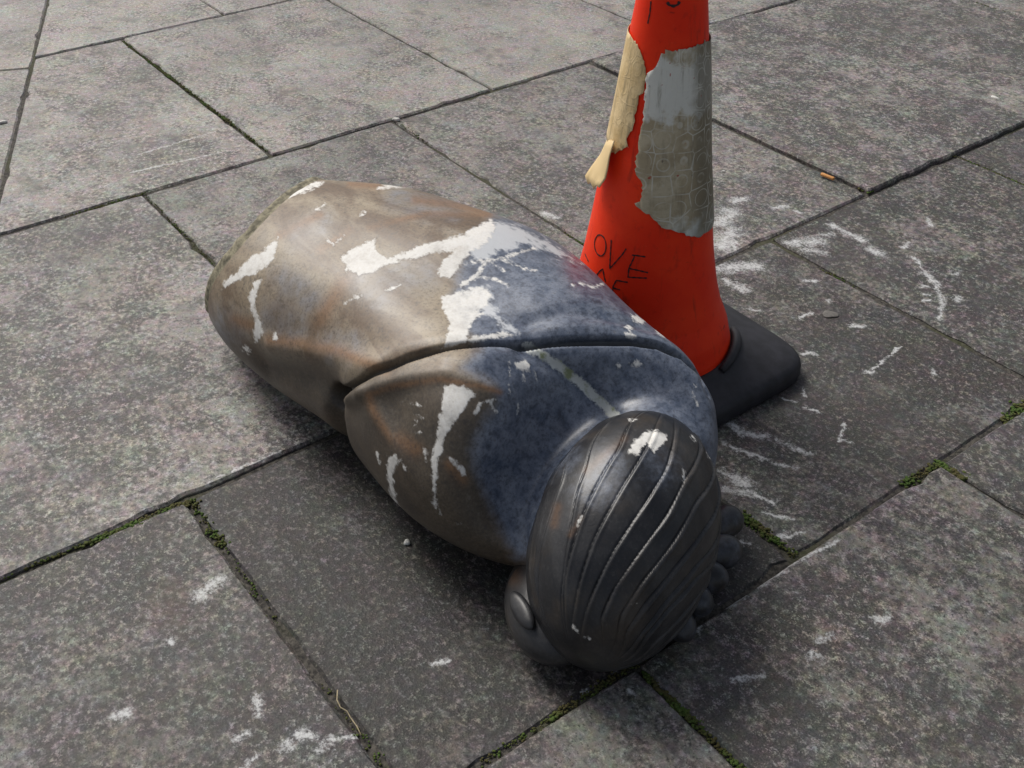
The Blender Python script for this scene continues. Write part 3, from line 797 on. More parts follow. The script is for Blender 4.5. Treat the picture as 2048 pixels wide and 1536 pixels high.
# ---- head: face and neck, with the hair and an ear as its parts
def ellipsoid(c, axes, rad, nu=60, nv=80):
    th = np.linspace(0.001, math.pi - 0.001, nu)[:, None]; ph = np.linspace(0, 2 * math.pi, nv, endpoint=False)[None]
    X = rad[0] * np.cos(th) + 0 * ph; Y = rad[1] * np.sin(th) * np.cos(ph); Z = rad[2] * np.sin(th) * np.sin(ph)
    return np.array(c) + X[..., None] * axes[0] + Y[..., None] * axes[1] + Z[..., None] * axes[2]

FH = np.array([CF[0], CF[1], 0]); FH /= np.linalg.norm(FH); RH = np.array([CR[0], CR[1], 0]); RH /= np.linalg.norm(RH); ZZ = np.array([0, 0, 1.0])
fc = un((1110, 1204), 0.044)
Ef = ellipsoid(fc, np.stack([FH, RH, ZZ]), (0.090, 0.062, 0.044), 90, 120)
Ef[..., 2] = np.maximum(Ef[..., 2], 0.0005)
nv_ = Ef.reshape(-1, 3)
nk_p = [np.array([-0.80, 0.66, 0.085]), np.array([-0.74, 0.64, 0.08]), np.array([-0.68, 0.62, 0.075])]
tV, tF = tube(nk_p, [0.060, 0.058, 0.056], 48)
off = len(nv_)
hv = np.concatenate([nv_, np.array(tV)])
hf = grid_faces(90, 120, True) + [tuple(i + off for i in f) for f in tF]
head = mesh_obj('head', hv, hf, SMH, statue)
nn_ = hv - fc; nn_ /= np.linalg.norm(nn_, axis=1)[:, None]
put_fields(head, fields(hv, nn_, [], [(c4([(45, 1095), (90, 1135)]), 2.0)], [], None, [], [(c4([(235, 880), (240, 940)]), 16)], []))

HAIR_PX = [c4(p) for p in [
    [(430, 430), (375, 620), (345, 760), (338, 900)], [(432, 470), (400, 620), (372, 760), (362, 930)],
    [(580, 215), (520, 400), (440, 620), (395, 800), (385, 950), (400, 1080)], [(712, 135), (650, 320), (595, 480), (555, 700), (525, 920), (510, 1060)],
    [(888, 85), (835, 215), (715, 410), (620, 620), (570, 780), (530, 960)], [(1005, 180), (935, 300), (805, 515), (695, 720), (625, 920), (585, 1100), (570, 1200)],
    [(1140, 170), (1095, 335), (965, 545), (805, 785), (705, 980), (645, 1130), (620, 1260)], [(1275, 165), (1195, 395), (1095, 595), (940, 805), (805, 1000), (725, 1180), (680, 1420)],
    [(1352, 295), (1265, 505), (1145, 725), (955, 970), (835, 1160), (750, 1400)], [(1388, 460), (1305, 670), (1155, 870), (965, 1100), (865, 1250), (785, 1420)],
    [(1392, 660), (1275, 855), (1105, 1055), (955, 1250), (860, 1370)], [(1370, 800), (1265, 935), (1110, 1110), (980, 1260), (890, 1390)]]]
def to_head(p):
    d = ray(p); o = ((CAM - HC) @ HA.T) / HR; dd = (d @ HA.T) / HR
    a = dd @ dd; b_ = o @ dd; c_ = o @ o - 1; di = max(b_ * b_ - a * c_, 0)
    t = (-b_ - math.sqrt(di)) / a
    L = o + dd * t; L /= np.linalg.norm(L)
    return math.acos(np.clip(L[0], -1, 1)), math.atan2(L[2], L[1])
lines = []
for pl in HAIR_PX:
    tp = np.array([to_head(p) for p in pl]); tp[:, 1] = np.unwrap(tp[:, 1])
    o_s = np.argsort(tp[:, 0]); lines.append(tp[o_s])
NHU, NHV = 300, 560
th = np.linspace(0.001, math.pi - 0.001, NHU); phv = np.linspace(0, 2 * math.pi, NHV, endpoint=False)
PHI = np.array([[np.interp(t, l[:, 0], l[:, 1]) for l in lines] for t in th])       # NHU x lines
PHI = PHI - 2 * math.pi * np.round((PHI - math.pi / 2) / (2 * math.pi))
PHI = np.sort(PHI, axis=1)
# smooth the strand curves along their length
ker = np.hanning(25); ker /= ker.sum()
PHI = np.stack([np.convolve(np.pad(PHI[:, k], 12, mode='edge'), ker, 'valid') for k in range(PHI.shape[1])], 1)
# continue the strands round the hidden side
lo_, hi_ = PHI[:, :1], PHI[:, -1:]
gapa = 2 * math.pi - (hi_ - lo_)
PHI = np.concatenate([PHI, hi_ + gapa * np.linspace(0, 1, 14)[None, 1:-1]], 1)
PHI = np.concatenate([PHI, PHI[:, :1] + 2 * math.pi], 1)
Eh = ellipsoid(HC, HA, HR, NHU, NHV)
Nh = np.zeros_like(Eh)
loc = (Eh - HC) @ HA.T / (HR ** 2); Nh = loc @ HA; Nh /= np.linalg.norm(Nh, axis=-1, keepdims=True)
dh = np.zeros((NHU, NHV))
for i in range(NHU):
    row = PHI[i]; p = np.mod(phv - row[0], 2 * math.pi) + row[0]
    k = np.clip(np.searchsorted(row, p, side='right') - 1, 0, len(row) - 2)
    gap = np.maximum(row[k + 1] - row[k], 1e-4); t = (p - row[k]) / gap
    arc = np.minimum(t, 1 - t) * gap * HR[1] * math.sin(th[i])       # metres to the nearest strand line
    amp = sm(0.30, 0.80, math.sin(th[i]))
    wob = 0.80 + 0.30 * np.sin(3.1 * k + 5.0 * th[i]) * np.sin(1.7 * k + 11.0 * th[i])
    dh[i] = amp * wob * (0.0029 * (1 - t) ** 1.4 - 0.0022 * np.exp(-(arc / 0.0016) ** 2) + 0.0008 * np.exp(-((t * gap * HR[1] * math.sin(th[i]) - 0.0042) / 0.002) ** 2))
Eh = Eh + Nh * dh[..., None]
hp = Eh.reshape(-1, 3); hp[:, 2] = np.maximum(hp[:, 2], 0.0)
hair = mesh_obj('hair', hp, grid_faces(NHU, NHV, True), SMH, head)
HW = [c4([(880, 220), (920, 170), (980, 120), (1050, 110), (1110, 140), (1090, 180), (1030, 240), (990, 190), (930, 255), (890, 245)])]
HWL = [(c4([(1240, 150), (1258, 172)]), 3), (c4([(1332, 235), (1342, 262)]), 2.5), (c4([(598, 640), (620, 600)]), 2.0), (c4([(575, 1208), (600, 1232)]), 3.5), (c4([(635, 1268), (668, 1274)]), 2.5), (c4([(890, 55), (935, 52)]), 2.0), (c4([(1192, 335), (1196, 400)]), 2.0), (c4([(905, 1080), (930, 1084)]), 1.5)]
put_fields(hair, fields(hp, Nh.reshape(-1, 3), HW, HWL, [], None, [(c4([(800, 300), (700, 460)]), 20), (c4([(430, 300), (560, 230)]), 8), (c4([(1000, 300), (1040, 340)]), 20)], [(c4([(650, 340), (780, 230), (860, 160)]), 9), (c4([(470, 640), (490, 540)]), 9), (c4([(560, 700), (620, 600)]), 6)], []))

bvf = BVHTree.FromPolygons([tuple(v) for v in hv], hf)
eh = [np.array(bvf.ray_cast(Vector(CAM), Vector(ray(p)))[0]) for p in ((1046, 1222), (1032, 1196), (1062, 1250), (1034, 1232), (1058, 1212))]
ex = eh[2] - eh[1]; ex /= np.linalg.norm(ex)
en = np.cross(ex, eh[4] - eh[3]); en /= np.linalg.norm(en)
if en @ (CAM - eh[0]) < 0: en = -en
ec = eh[0] + en * 0.003
ey = np.cross(en, ex)
Ee = ellipsoid(ec, np.stack([ex, ey, en]), (0.030, 0.0115, 0.0080), 40, 48)
ev = Ee.reshape(-1, 3); lc = (ev - ec) @ np.stack([ex, ey, en]).T
rr = np.sqrt((lc[:, 0] / 0.030) ** 2 + (lc[:, 1] / 0.0115) ** 2)
ev = ev - en * (0.0012 * np.exp(-((rr - 0.15) / 0.5) ** 2) * (lc[:, 2] > 0))[:, None]
ear = mesh_obj('ear', ev, grid_faces(40, 48, True), SMH, head)
put_fields(ear, fields(ev, np.tile(en, (len(ev), 1)), [], [], [], None, [], [], []))

# ---- hand under the head: palm and five rounded fingers
tips = [(1462, 1040), (1458, 1104), (1431, 1160), (1400, 1211), (1366, 1264)]
rads = [0.0215, 0.0230, 0.0215, 0.0215, 0.0190]
pc = np.mean([un(t, 0.02) for t in tips], 0) - RH * 0.085 + FH * 0.0
pc[2] = 0.020
Ep = ellipsoid(pc, np.stack([FH, RH, ZZ]), (0.085, 0.075, 0.020), 40, 60)
palm = mesh_obj('hand', Ep.reshape(-1, 3), grid_faces(40, 60, True), SMH, statue)
put_fields(palm, fields(Ep.reshape(-1, 3), np.tile(ZZ, (2400, 1)), [], [], [], None, [], [], []))
for k, (t, r) in enumerate(zip(tips, rads)):
    zt = [0.036, 0.032, 0.028, 0.024, 0.0195][k]
    tip = un(t, zt)
    root = pc + (tip - pc) * 0.25; root[2] = 0.022
    dv = tip - root; L = np.linalg.norm(dv); dv /= L
    s = np.concatenate([np.linspace(0, L * 0.55, 8), L * 0.55 + (L * 0.45) * np.sin(np.linspace(0.12, math.pi / 2, 14))])
    rr = []
    for x in s:
        e = max(0.0, (x - (L - r)) / r)
        rr.append(max(0.0006, r * (0.86 + 0.14 * sm(0.25 * L, L * 0.8, x)) * math.sqrt(max(0.0, 1 - min(1, e) ** 2)) if e > 0 else r * (0.86 + 0.14 * sm(0.25 * L, L * 0.8, x))))
    # the tip is centred on the pixel, so the end lies one radius beyond it
    pts = [root + dv * (x * (L + r * 0.75) / L) + np.array([0, 0, 0.006 * math.sin(math.pi * min(1, x / L))]) for x in s]
    V, Fc = tube(pts, rr, 28)
    V = np.array(V); V[:, 2] = np.maximum(V[:, 2], 0.0005)
    fo = mesh_obj('finger', V, Fc, SMH, palm)
    ff = fields(V, np.tile(ZZ, (len(V), 1)), [], [], [], None, [], [], []); ff['blue'] = np.full(len(V), -0.30); put_fields(fo, ff)

# ------------------------------------------------------------------ traffic cone
CC = np.array([-1.023, 1.036])
CZ = [0.055, 0.062, 0.075, 0.092, 0.106, 0.125, 0.160, 0.216, 0.267, 0.357, 0.407, 0.531, 0.593, 0.720]
CRD = [0.141, 0.1405, 0.137, 0.1330, 0.1275, 0.1195, 0.1095, 0.0985, 0.0905, 0.0780, 0.0715, 0.0550, 0.0470, 0.0300]
def crad(z): return np.interp(z, CZ, CRD)
cone = empty('traffic_cone', (CC[0], CC[1], 0))
tag(cone, 'red traffic cone on a black base with torn reflective sleeve, standing behind the statue', 'traffic cone')
def cone_material():
    mt, T, b = new_mat('cone_plastic')
    pos = T.n('ShaderNodeTexCoord').outputs['Object']
    n1 = T.noise(pos, 11, 4, 0.6); n2 = T.noise(pos, 70, 4, 0.65); n3 = T.noise(pos, 300, 3, 0.7)
    c = T.mix(T.ss(n1, 0.35, 0.7), (0.86, 0.030, 0.006), (0.94, 0.050, 0.010))
    c = T.mix(T.math('MULTIPLY', T.ss(n2, 0.55, 0.75), 0.35), c, (0.50, 0.016, 0.008))
    c = T.mix(T.math('MULTIPLY', T.ss(n3, 0.6, 0.75), 0.15), c, (0.75, 0.20, 0.12))
    mp = T.n('ShaderNodeMapping'); T.l(pos, mp.inputs[0]); mp.inputs['Scale'].default_value = (45, 45, 7)
    gr = T.noise(mp.outputs[0], 1.0, 5, 0.65, 0.4)
    c = T.mix(T.math('MULTIPLY', T.ss(gr, 0.56, 0.72), 0.45), c, (0.16, 0.018, 0.010))
    mp2 = T.n('ShaderNodeMapping'); T.l(pos, mp2.inputs[0]); mp2.inputs['Scale'].default_value = (18, 18, 60); mp2.inputs['Rotation'].default_value = (0.5, 0.3, 0)
    sf = T.noise(mp2.outputs[0], 1.0, 4, 0.6)
    c = T.mix(T.math('MULTIPLY', T.ss(sf, 0.68, 0.74), 0.55), c, (0.05, 0.012, 0.010))
    T.l(c, b.inputs['Base Color']); b.inputs['Roughness'].default_value = 0.5; b.inputs['Specular IOR Level'].default_value = 0.18
    T.l(T.bump(n2, 0.15, 0.001), b.inputs['Normal'])
    return mt
RED = cone_material()
nz_, na_ = 90, 96
zs = np.concatenate([np.linspace(0.055, 0.13, 30), np.linspace(0.135, 0.72, 60)])
V = []
for z in zs:
    for k in range(na_):
        a = 2 * math.pi * k / na_
        r = crad(z) * (1 + 0.006 * math.sin(3 * a + z * 9) + 0.004 * math.sin(2 * a - z * 14))
        V.append((CC[0] + r * math.cos(a), CC[1] + r * math.sin(a), z))
top0 = len(V)
for zz, rs in ((0.732, 0.026), (0.735, 0.020), (0.735, 0.012), (0.60, 0.012)):
    for k in range(na_):
        a = 2 * math.pi * k / na_; V.append((CC[0] + rs * math.cos(a), CC[1] + rs * math.sin(a), zz))
mesh_obj('cone_body', V, grid_faces(nz_ + 4, na_, True), RED, cone)

# base: rounded square, domed towards the cone
BLK = simple_mat('base_rubber', (0.017, 0.017, 0.022), 0.58, 0.35, 45, 0.25, 0.001, 0.45)
BH = 0.202
def rsq(half, rc, n=96):
    out = []
    for k in range(n):
        a = 2 * math.pi * (k + 0.5) / n
        p = 7.0
        c_, s_ = math.cos(a), math.sin(a)
        r = half / (abs(c_) ** p + abs(s_) ** p) ** (1 / p)
        out.append((r * c_, r * s_))
    return np.array(out)
BC = CC + np.array([0.0, 0.002])
lay = [(0.0, 0.985), (0.004, 1.0), (0.022, 0.995), (0.030, 0.978), (0.0345, 0.945), (0.040, 0.86), (0.050, 0.755), (0.054, 0.72), (0.0545, 0.60), (0.0545, 0.30)]
V = []
for z, sc in lay:
    q = rsq(BH * sc, 0.05)
    if sc < 0.80:   # blend towards a round seat
        rd = np.linalg.norm(q, axis=1, keepdims=True); w_ = sm(0.80, 0.70, np.array(sc))
        q = q * (1 - w_) + q / rd * (BH * sc * 1.04) * w_
    V += [(BC[0] + x, BC[1] + y, z) for x, y in q]
base = mesh_obj('base', V, grid_faces(len(lay), 96, True) + [tuple(range(96))[::-1], tuple((len(lay) - 1) * 96 + k for k in range(96))], BLK, cone)
# moulded rib hugging the foot of the cone
a1, a2 = math.radians(12), math.radians(58)
angs = np.linspace(a1, a2, 16)
pts = [np.array([CC[0] + 0.151 * math.cos(a), CC[1] + 0.151 * math.sin(a), 0.052 + 0.008 * math.sin(math.pi * (a - a1) / (a2 - a1))]) for a in angs]
V, Fc = tube(pts, [0.004 + 0.0045 * math.sin(math.pi * (i + 0.8) / 17.0) ** 0.4 for i in range(16)], 10)
mesh_obj('lug', V, Fc, BLK, base)
for aa_ in (math.radians(132), math.radians(222), math.radians(312)):
    rot = aa_ - math.radians(42)
    Vr = []
    for p in V:
        x, y = p[0] - CC[0], p[1] - CC[1]
        Vr.append((CC[0] + x * math.cos(rot) - y * math.sin(rot), CC[1] + x * math.sin(rot) + y * math.cos(rot), p[2]))
    mesh_obj('lug', Vr, Fc, BLK, base)

# ---- reflective sleeve, torn into two pieces, and a hanging flap
def on_cone(p, extra=0.0):
    d = ray(p); ts = np.linspace(1.0, 2.4, 4000)
    Q = CAM + ts[:, None] * d
    rr = np.linalg.norm(Q[:, :2] - CC, axis=1) - crad(Q[:, 2])
    i = np.argmax(rr < extra) if (rr < extra).any() else np.argmin(rr)
    q = Q[i]
    return math.atan2(q[1] - CC[1], q[0] - CC[0]), q[2]
# angle seen straight from the camera; sheets are laid out in (angle, height)
VA = math.atan2(-CC[1], -CC[0])
def rel(a): return (a - VA + math.pi) % (2 * math.pi) - math.pi
k5 = lambda p: crop((1120, 0), 5.12, p); k6 = lambda p: crop((1120, 280), 5.12, p)
def px_to_az(pts):
    return [(rel(on_cone(p)[0]), on_cone(p)[1]) for p in pts]
def jag(pts, amp=0.0016, step=0.006, seed=1):
    r = np.random.default_rng(seed); out = []
    for (a0, z0), (a1_, z1) in zip(pts[:-1], pts[1:]):
        L = math.hypot((a1_ - a0) * 0.075, z1 - z0); n = max(1, int(L / step))
        for k in range(n):
            t = k / n; out.append((a0 + (a1_ - a0) * t + r.normal(0, amp / 0.075), z0 + (z1 - z0) * t + r.normal(0, amp)))
    out.append(pts[-1]); return out
def sheet(name, outline, mat, off0, parent, lift=None):
    bm = bmesh.new()
    vs = [bm.verts.new((a * 0.075, z, 0)) for a, z in outline]
    ed = [bm.edges.new((vs[i], vs[(i + 1) % len(vs)])) for i in range(len(vs))]
    bmesh.ops.triangle_fill(bm, edges=ed, use_beauty=True)
    for x in np.arange(-3.2, 3.2, 0.09) * 0.075:
        bmesh.ops.bisect_plane(bm, geom=bm.verts[:] + bm.edges[:] + bm.faces[:], plane_co=(x, 0, 0), plane_no=(1, 0, 0))
    for z in np.arange(0.12, 0.66, 0.02):
        bmesh.ops.bisect_plane(bm, geom=bm.verts[:] + bm.edges[:] + bm.faces[:], plane_co=(0, z, 0), plane_no=(0, 1, 0))
    bmesh.ops.triangulate(bm, faces=bm.faces[:])
    me = bpy.data.meshes.new(name)
    uv = bm.loops.layers.uv.new('UVMap')
    for f in bm.faces:
        for lp in f.loops: lp[uv].uv = (lp.vert.co.x, lp.vert.co.y)
    for v in bm.verts:
        a = v.co.x / 0.075 + VA; z = v.co.y
        o2 = off0 + (lift(v.co.x / 0.075, z) if lift else 0)
        r = crad(z) * (1 + 0.006 * math.sin(3 * a + z * 9) + 0.004 * math.sin(2 * a - z * 14)) + o2
        v.co = (CC[0] + r * math.cos(a), CC[1] + r * math.sin(a), z)
    bm.normal_update()
    bm.to_mesh(me); bm.free()
    me.polygons.foreach_set('use_smooth', [True] * len(me.polygons)); me.materials.append(mat)
    o = bpy.data.objects.new(name, me); col.objects.link(o); o.parent = parent
    o.matrix_parent_inverse = Matrix.Translation(parent_loc(parent)).inverted()
    sd = o.modifiers.new('thick', 'SOLIDIFY'); sd.thickness = 0.0007; sd.offset = 0
    return o
def sleeve_material(name, ca, cb, tan):
    mt, T, b = new_mat(name)
    uv = T.n('ShaderNodeUVMap').outputs[0]
    vo = T.n('ShaderNodeTexVoronoi', feature='DISTANCE_TO_EDGE'); T.l(uv, vo.inputs['Vector']); vo.inputs['Scale'].default_value = 34; vo.inputs['Randomness'].default_value = 0.45
    v1 = T.n('ShaderNodeTexVoronoi', feature='F1'); T.l(uv, v1.inputs['Vector']); v1.inputs['Scale'].default_value = 34; v1.inputs['Randomness'].default_value = 0.45
    ringv = T.math('ABSOLUTE', T.math('SUBTRACT', v1.outputs['Distance'], 0.42))
    wear = T.ss(T.noise(uv, 26, 3, 0.6), 0.36, 0.58)
    line = T.math('MULTIPLY', T.math('MAXIMUM', T.math('MULTIPLY', T.ss(ringv, 0.035, 0.012), 0.7), T.ss(vo.outputs['Distance'], 0.04, 0.012)), wear)
    n1 = T.noise(uv, 22, 5, 0.65); n2 = T.noise(uv, 120, 4, 0.7); n3 = T.noise(uv, 45, 4, 0.6)
    c = T.mix(T.ss(n1, 0.38, 0.62), ca, cb)
    c = T.mix(T.math('MULTIPLY', T.ss(n2, 0.45, 0.75), 0.35), c, tuple(x * 0.55 for x in ca))
    if not tan:
        sep = T.n('ShaderNodeSeparateXYZ'); T.l(uv, sep.inputs[0])
        zz = T.math('ADD', sep.outputs[1], T.math('MULTIPLY', T.math('SUBTRACT', n3, 0.5), 0.10))
        c = T.mix(T.math('MULTIPLY', T.math('MULTIPLY', T.ss(zz, 0.440, 0.465), T.ss(zz, 0.545, 0.515)), 0.85), c, (0.74, 0.76, 0.71))           # cleaner foil at the top of the sleeve
        c = T.mix(T.ss(zz, 0.315, 0.275), c, (0.62, 0.65, 0.60))
        xx = T.math('ADD', sep.outputs[0], T.math('MULTIPLY', T.math('SUBTRACT', n1, 0.5), 0.05))
        c = T.mix(T.math('MULTIPLY', T.ss(xx, 0.040, 0.070), 0.75), c, (0.13, 0.115, 0.075))
        c = T.mix(T.math('MULTIPLY', T.ss(T.noise(uv, 55, 3, 0.6), 0.66, 0.72), 0.7), c, (0.05, 0.03, 0.02))
        c = T.mix(T.math('MULTIPLY', T.ss(T.noise(uv, 85, 2, 0.5), 0.70, 0.74), 0.8), c, (0.35, 0.02, 0.01))
    sm2 = T.n('ShaderNodeMapping'); T.l(uv, sm2.inputs[0]); sm2.inputs['Scale'].default_value = (90, 14, 1)
    c = T.mix(T.math('MULTIPLY', T.ss(T.noise(sm2.outputs[0], 1.0, 4, 0.6), 0.52, 0.72), 0.5), c, (0.16, 0.135, 0.09))
    c = T.mix(T.math('MULTIPLY', line, 0.22 if tan else 0.62), c, (0.72, 0.72, 0.64) if not tan else (0.42, 0.33, 0.20))
    T.l(c, b.inputs['Base Color']); b.inputs['Roughness'].default_value = 0.5
    hh = T.math('ADD', T.math('MULTIPLY', line, 0.25), T.math('MULTIPLY', n3, 1.4))
    T.l(T.bump(hh, 0.5, 0.002), b.inputs['Normal'])
    return mt
GREY = sleeve_material('sleeve_grey', (0.38, 0.315, 0.20), (0.52, 0.455, 0.315), False)
TAN = sleeve_material('sleeve_tan', (0.66, 0.48, 0.23), (0.78, 0.60, 0.33), True)
right_vis = [(1512, 408), (1400, 460), (1250, 505), (1112, 520), (1075, 513), (1080, 540), (1035, 545), (1020, 600), (990, 650), (970, 710), (915, 738), (898, 760), (893, 850), (868, 950), (872, 1000), (866, 1100), (856, 1250), (822, 1360), (802, 1530)]
right_low = [(790, 200), (767, 350), (800, 385), (840, 450), (836, 600), (772, 638), (790, 680), (850, 730), (920, 752), (990, 830), (1020, 880), (1150, 920), (1280, 970), (1390, 995), (1540, 905)]
az = px_to_az(k5(right_vis)) + px_to_az(k6(right_low))
atop = az[0]; abot = az[-1]
az = jag(az, 0.0011, 0.004, 3) + [(2.5, abot[1] + 0.02), (2.9, atop[1] - 0.002), (2.2, atop[1]), (1.9, atop[1])]
sleeve = sheet('reflective_sleeve', az, GREY, 0.0017, cone, lambda a, z: 0.004 * max(0, 0.30 - z) / 0.1 * max(0, 1 - abs(a + 0.1)) + 0.0008 * math.sin(20 * z + 6 * a))
left_vis = [(738, 345), (748, 385), (790, 440), (830, 500), (850, 570), (888, 690), (892, 780), (870, 900), (850, 955), (825, 980), (800, 1080), (762, 1200), (760, 1300), (712, 1370), (692, 1420), (705, 1500)]
left_low = [(705, 35), (690, 60), (620, 110), (575, 140), (530, 110), (512, 60)]
azl = px_to_az(k5(left_vis)) + px_to_az(k6(left_low))
azl = jag(azl, 0.0011, 0.004, 5) + [(-1.9, azl[-1][1] + 0.01), (-2.6, 0.40), (-2.6, azl[0][1] - 0.004), (-1.9, azl[0][1] + 0.001)]
sheet('torn_strip', azl, TAN, 0.0019, sleeve, lambda a, z: 0.0006 * math.sin(25 * z + 4 * a) + 0.003 * max(0, 0.40 - z) / 0.08)
# hanging flap that has peeled away on the left: a curled strip leaving the cone's side
fa = k6([(488, 0), (425, 140), (375, 210), (315, 290), (262, 368)])
fb = k6([(560, 10), (512, 170), (492, 300), (470, 395), (405, 470)])
dist0 = np.linalg.norm(np.array([CC[0], CC[1], 0.36]) - CAM)
FVt = []
nf = len(fa)
for i in range(nf):
    t = i / (nf - 1)
    for j in range(6):
        s_ = j / 5
        p = (fa[i][0] * (1 - s_) + fb[i][0] * s_, fa[i][1] * (1 - s_) + fb[i][1] * s_)
        if i == nf - 1: p = (p[0], p[1] + [0, 12, 5, 14, 3, 4][j])
        dd = ray(p)
        # distance: the side of the cone at this place, bowed forward a little
        tt = ((CC - CAM[:2]) @ dd[:2]) / (dd[:2] @ dd[:2])
        bow = 0.012 * math.sin(math.pi * s_) + 0.010 * t
        FVt.append(CAM + dd * (tt - 0.006 - bow - 0.055 * s_ ** 1.5))
flap = mesh_obj('hanging_flap', FVt, grid_faces(nf, 6, False), TAN, sleeve)
ssm = flap.modifiers.new('sub', 'SUBSURF'); ssm.subdivision_type = 'SIMPLE'; ssm.levels = 1; ssm.render_levels = 1
sdm = flap.modifiers.new('thick', 'SOLIDIFY'); sdm.thickness = 0.0014

# ---- marker lettering on the cone
INK = simple_mat('marker_ink', (0.018, 0.006, 0.006), 0.6, 0.3, 200, 0)
def stroke_on_cone(name, polylines, wpx, parent):
    V = []; Fc = []
    for pl in polylines:
        pts = []
        pl = np.array(pl, float)
        for a, b_ in zip(pl[:-1], pl[1:]):
            n = max(1, int(np.linalg.norm(b_ - a) / 3))
            for k in range(n): pts.append(a + (b_ - a) * k / n)
        pts.append(pl[-1])
        P3 = []
        for p in pts:
            a, z = on_cone(p); r = crad(z) * (1 + 0.006 * math.sin(3 * a + z * 9) + 0.004 * math.sin(2 * a - z * 14)) + 0.0006
            P3.append((a, z, r))
        P3 = np.array([(CC[0] + r * math.cos(a), CC[1] + r * math.sin(a), z) for a, z, r in P3])
        if len(P3) < 2: continue
        tn = np.gradient(P3, axis=0); i0 = len(V); n = len(P3)
        for i in range(n):
            nn2 = np.array([P3[i][0] - CC[0], P3[i][1] - CC[1], 0.01]); nn2 /= np.linalg.norm(nn2)
            s_ = np.cross(tn[i], nn2); s_ /= max(1e-9, np.linalg.norm(s_))
            w2 = wpx * 0.00085 * (0.75 + 0.25 * math.sin(i * 1.7)) * 0.5
            for q in (P3[i] - s_ * w2, P3[i] + s_ * w2): V.append(q)
            for q in (P3[i] - s_ * w2 - nn2 * 0.0012, P3[i] + s_ * w2 - nn2 * 0.0012): V.append(q)
        for i in range(n - 1):
            a = i0 + 4 * i; c_ = a + 4
            Fc += [(a, a + 1, c_ + 1, c_), (a + 2, c_ + 2, c_ + 3, a + 3), (a, c_, c_ + 2, a + 2), (a + 1, a + 3, c_ + 3, c_ + 1)]
    return mesh_obj(name, V, Fc, INK, parent, smooth=False)
ov = [(412 + 58 * math.cos(t) + 6 * math.sin(t), 1078 + 108 * math.sin(t)) for t in np.linspace(0, 2 * math.pi, 28)]
stroke_on_cone('letter', [k6(ov)], 2.6, cone)
stroke_on_cone('letter', [k6([(524, 1022), (516, 1160), (508, 1318), (560, 1260), (640, 1170), (678, 1112)])], 2.6, cone)
stroke_on_cone('letter', [c2([(1402, 386), (1312, 374), (1330, 380), (1290, 466), (1284, 526), (1412, 532)]), c2([(1290, 466), (1420, 494)])], 2.8, cone)
stroke_on_cone('letter', [c2([(992, 368), (1006, 398), (1016, 420)])], 2.4, cone)
stroke_on_cone('letter', [c2([(1064, 520), (1090, 486), (1112, 470), (1122, 530), (1132, 560)])], 2.8, cone)
stroke_on_cone('letter', [c2([(1282, 562), (1204, 548), (1184, 585), (1176, 640)]), c2([(1182, 600), (1230, 612)])], 2.8, cone)
stroke_on_cone('ink_mark', [k5([(936, 10), (930, 80), (922, 140), (902, 240)])], 2.4, cone)
stroke_on_cone('ink_mark', [k5([(1098, 20), (1120, 50), (1165, 62), (1205, 46), (1225, 15)])], 5, cone)

# ------------------------------------------------------------------ small things lying about
butt = empty('cigarette_butt', un((1655, 353), 0.0))
tag(butt, 'orange cigarette butt lying at the edge of a raised slab', 'cigarette butt')
A = un((1643, 348), 0.006); B = un((1668, 358), 0.006)
CORK = simple_mat('filter_paper', (0.62, 0.30, 0.10), 0.8, 0.2, 400, 0.2)
ASH = simple_mat('burnt_paper', (0.10, 0.09, 0.085), 0.9, 0.5, 400, 0.4)
V, Fc = tube([A, A + (B - A) * 0.1, A + (B - A) * 0.5, A + (B - A) * 0.93, B], [0.0036, 0.0039, 0.0038, 0.0039, 0.0036], 14)
mesh_obj('filter', V, Fc, CORK, butt)
d = (A - B) / np.linalg.norm(A - B)
V, Fc = tube([A - d * 0.0002, A + d * 0.0015, A + d * 0.0028], [0.0034, 0.0030, 0.0018], 12)
mesh_obj('burnt_end', V, Fc, ASH, butt)

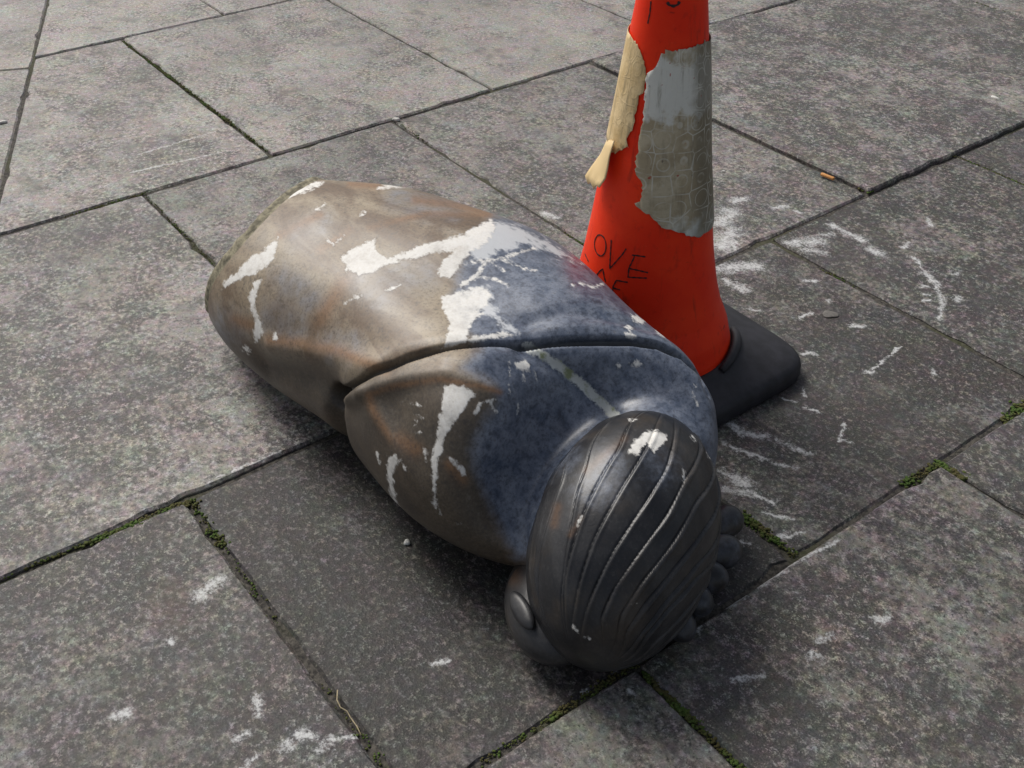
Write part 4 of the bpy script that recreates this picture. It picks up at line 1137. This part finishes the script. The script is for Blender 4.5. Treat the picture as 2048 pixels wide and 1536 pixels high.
def blob(name, px, length, width, height, ang, mat, label, cat, seed, group=None, z=0.0):
    r = np.random.default_rng(seed); c = un(px, z)
    V = []; n = 18
    for k_, (h, s_) in enumerate(((0, 1.0), (0.6, 0.93), (1.0, 0.65))):
        for k in range(n):
            a = 2 * math.pi * k / n
            rr = s_ * (1 + 0.16 * math.sin(2 * a + seed) + 0.12 * math.sin(3 * a + 2 * seed) + 0.05 * math.sin(7 * a + seed))
            x = rr * length / 2 * math.cos(a); y = rr * width / 2 * math.sin(a)
            V.append((c[0] + x * math.cos(ang) - y * math.sin(ang), c[1] + x * math.sin(ang) + y * math.cos(ang), z + h * height))
    V.append((c[0], c[1], z + height * 1.03))
    Fc = grid_faces(3, n, True) + [(2 * n + k, 2 * n + (k + 1) % n, 3 * n) for k in range(n)]
    o = mesh_obj(name, V, Fc, mat); tag(o, label, cat, group); return o
CHIP = simple_mat('white_chip', (0.62, 0.61, 0.57), 0.7, 0.15, 200, 0.4)
GUM = simple_mat('old_gum', (0.13, 0.122, 0.112), 0.8, 0.2, 200, 0.3)
BLKP = simple_mat('black_litter', (0.015, 0.015, 0.016), 0.6, 0.3, 100, 0.3)
RA = math.atan2(CR[1], CR[0])
blob('stone_chip', (793, 240), 0.018, 0.010, 0.005, RA, CHIP, 'small white stone chip in the joint corner above the statue', 'stone chip', 3)
blob('stone_chip', (826, 120), 0.011, 0.007, 0.003, RA, CHIP, 'tiny pale chip on the slab between the statue and the top edge', 'stone chip', 5)
blob('stone_chip', (6, 245), 0.018, 0.010, 0.004, RA + 0.5, CHIP, 'white chip beside the oblique joint at the left edge', 'stone chip', 8)
blob('stone_chip', (1447, 343), 0.008, 0.006, 0.002, RA, CHIP, 'tiny white chip just right of the cone sleeve', 'stone chip', 2)
blob('leaf', (1990, 195), 0.026, 0.009, 0.002, RA - 0.9, CHIP, 'small pale dry leaf on the slab near the right edge', 'leaf', 4)
blob('gum_spot', (1660, 628), 0.024, 0.024, 0.0008, 0, GUM, 'flattened round gum spot on the slab right of the cone base', 'chewing gum', 6)
blob('pebble', (1822, -5), 0.022, 0.016, 0.010, RA, BLKP, 'small black pebble at the top edge of the picture', 'pebble', 9)
blob('pebble', (814, 1085), 0.010, 0.009, 0.003, RA, CHIP, 'pale grey pebble on the dark slab left of the statue head', 'pebble', 11)
straw = simple_mat('dry_straw', (0.36, 0.30, 0.19), 0.8, 0.2, 200, 0)
pl = [(675, 1380), (674, 1400), (681, 1415), (694, 1422), (701, 1435), (714, 1453), (722, 1470)]
V, Fc = tube([un(p, 0.003 + 0.002 * math.sin(i * 1.3)) for i, p in enumerate(pl)], 0.0007, 6)
tag(mesh_obj('dry_stem', V, Fc, straw), 'thin dry curled stem lying over the joint at the bottom', 'plant stem')
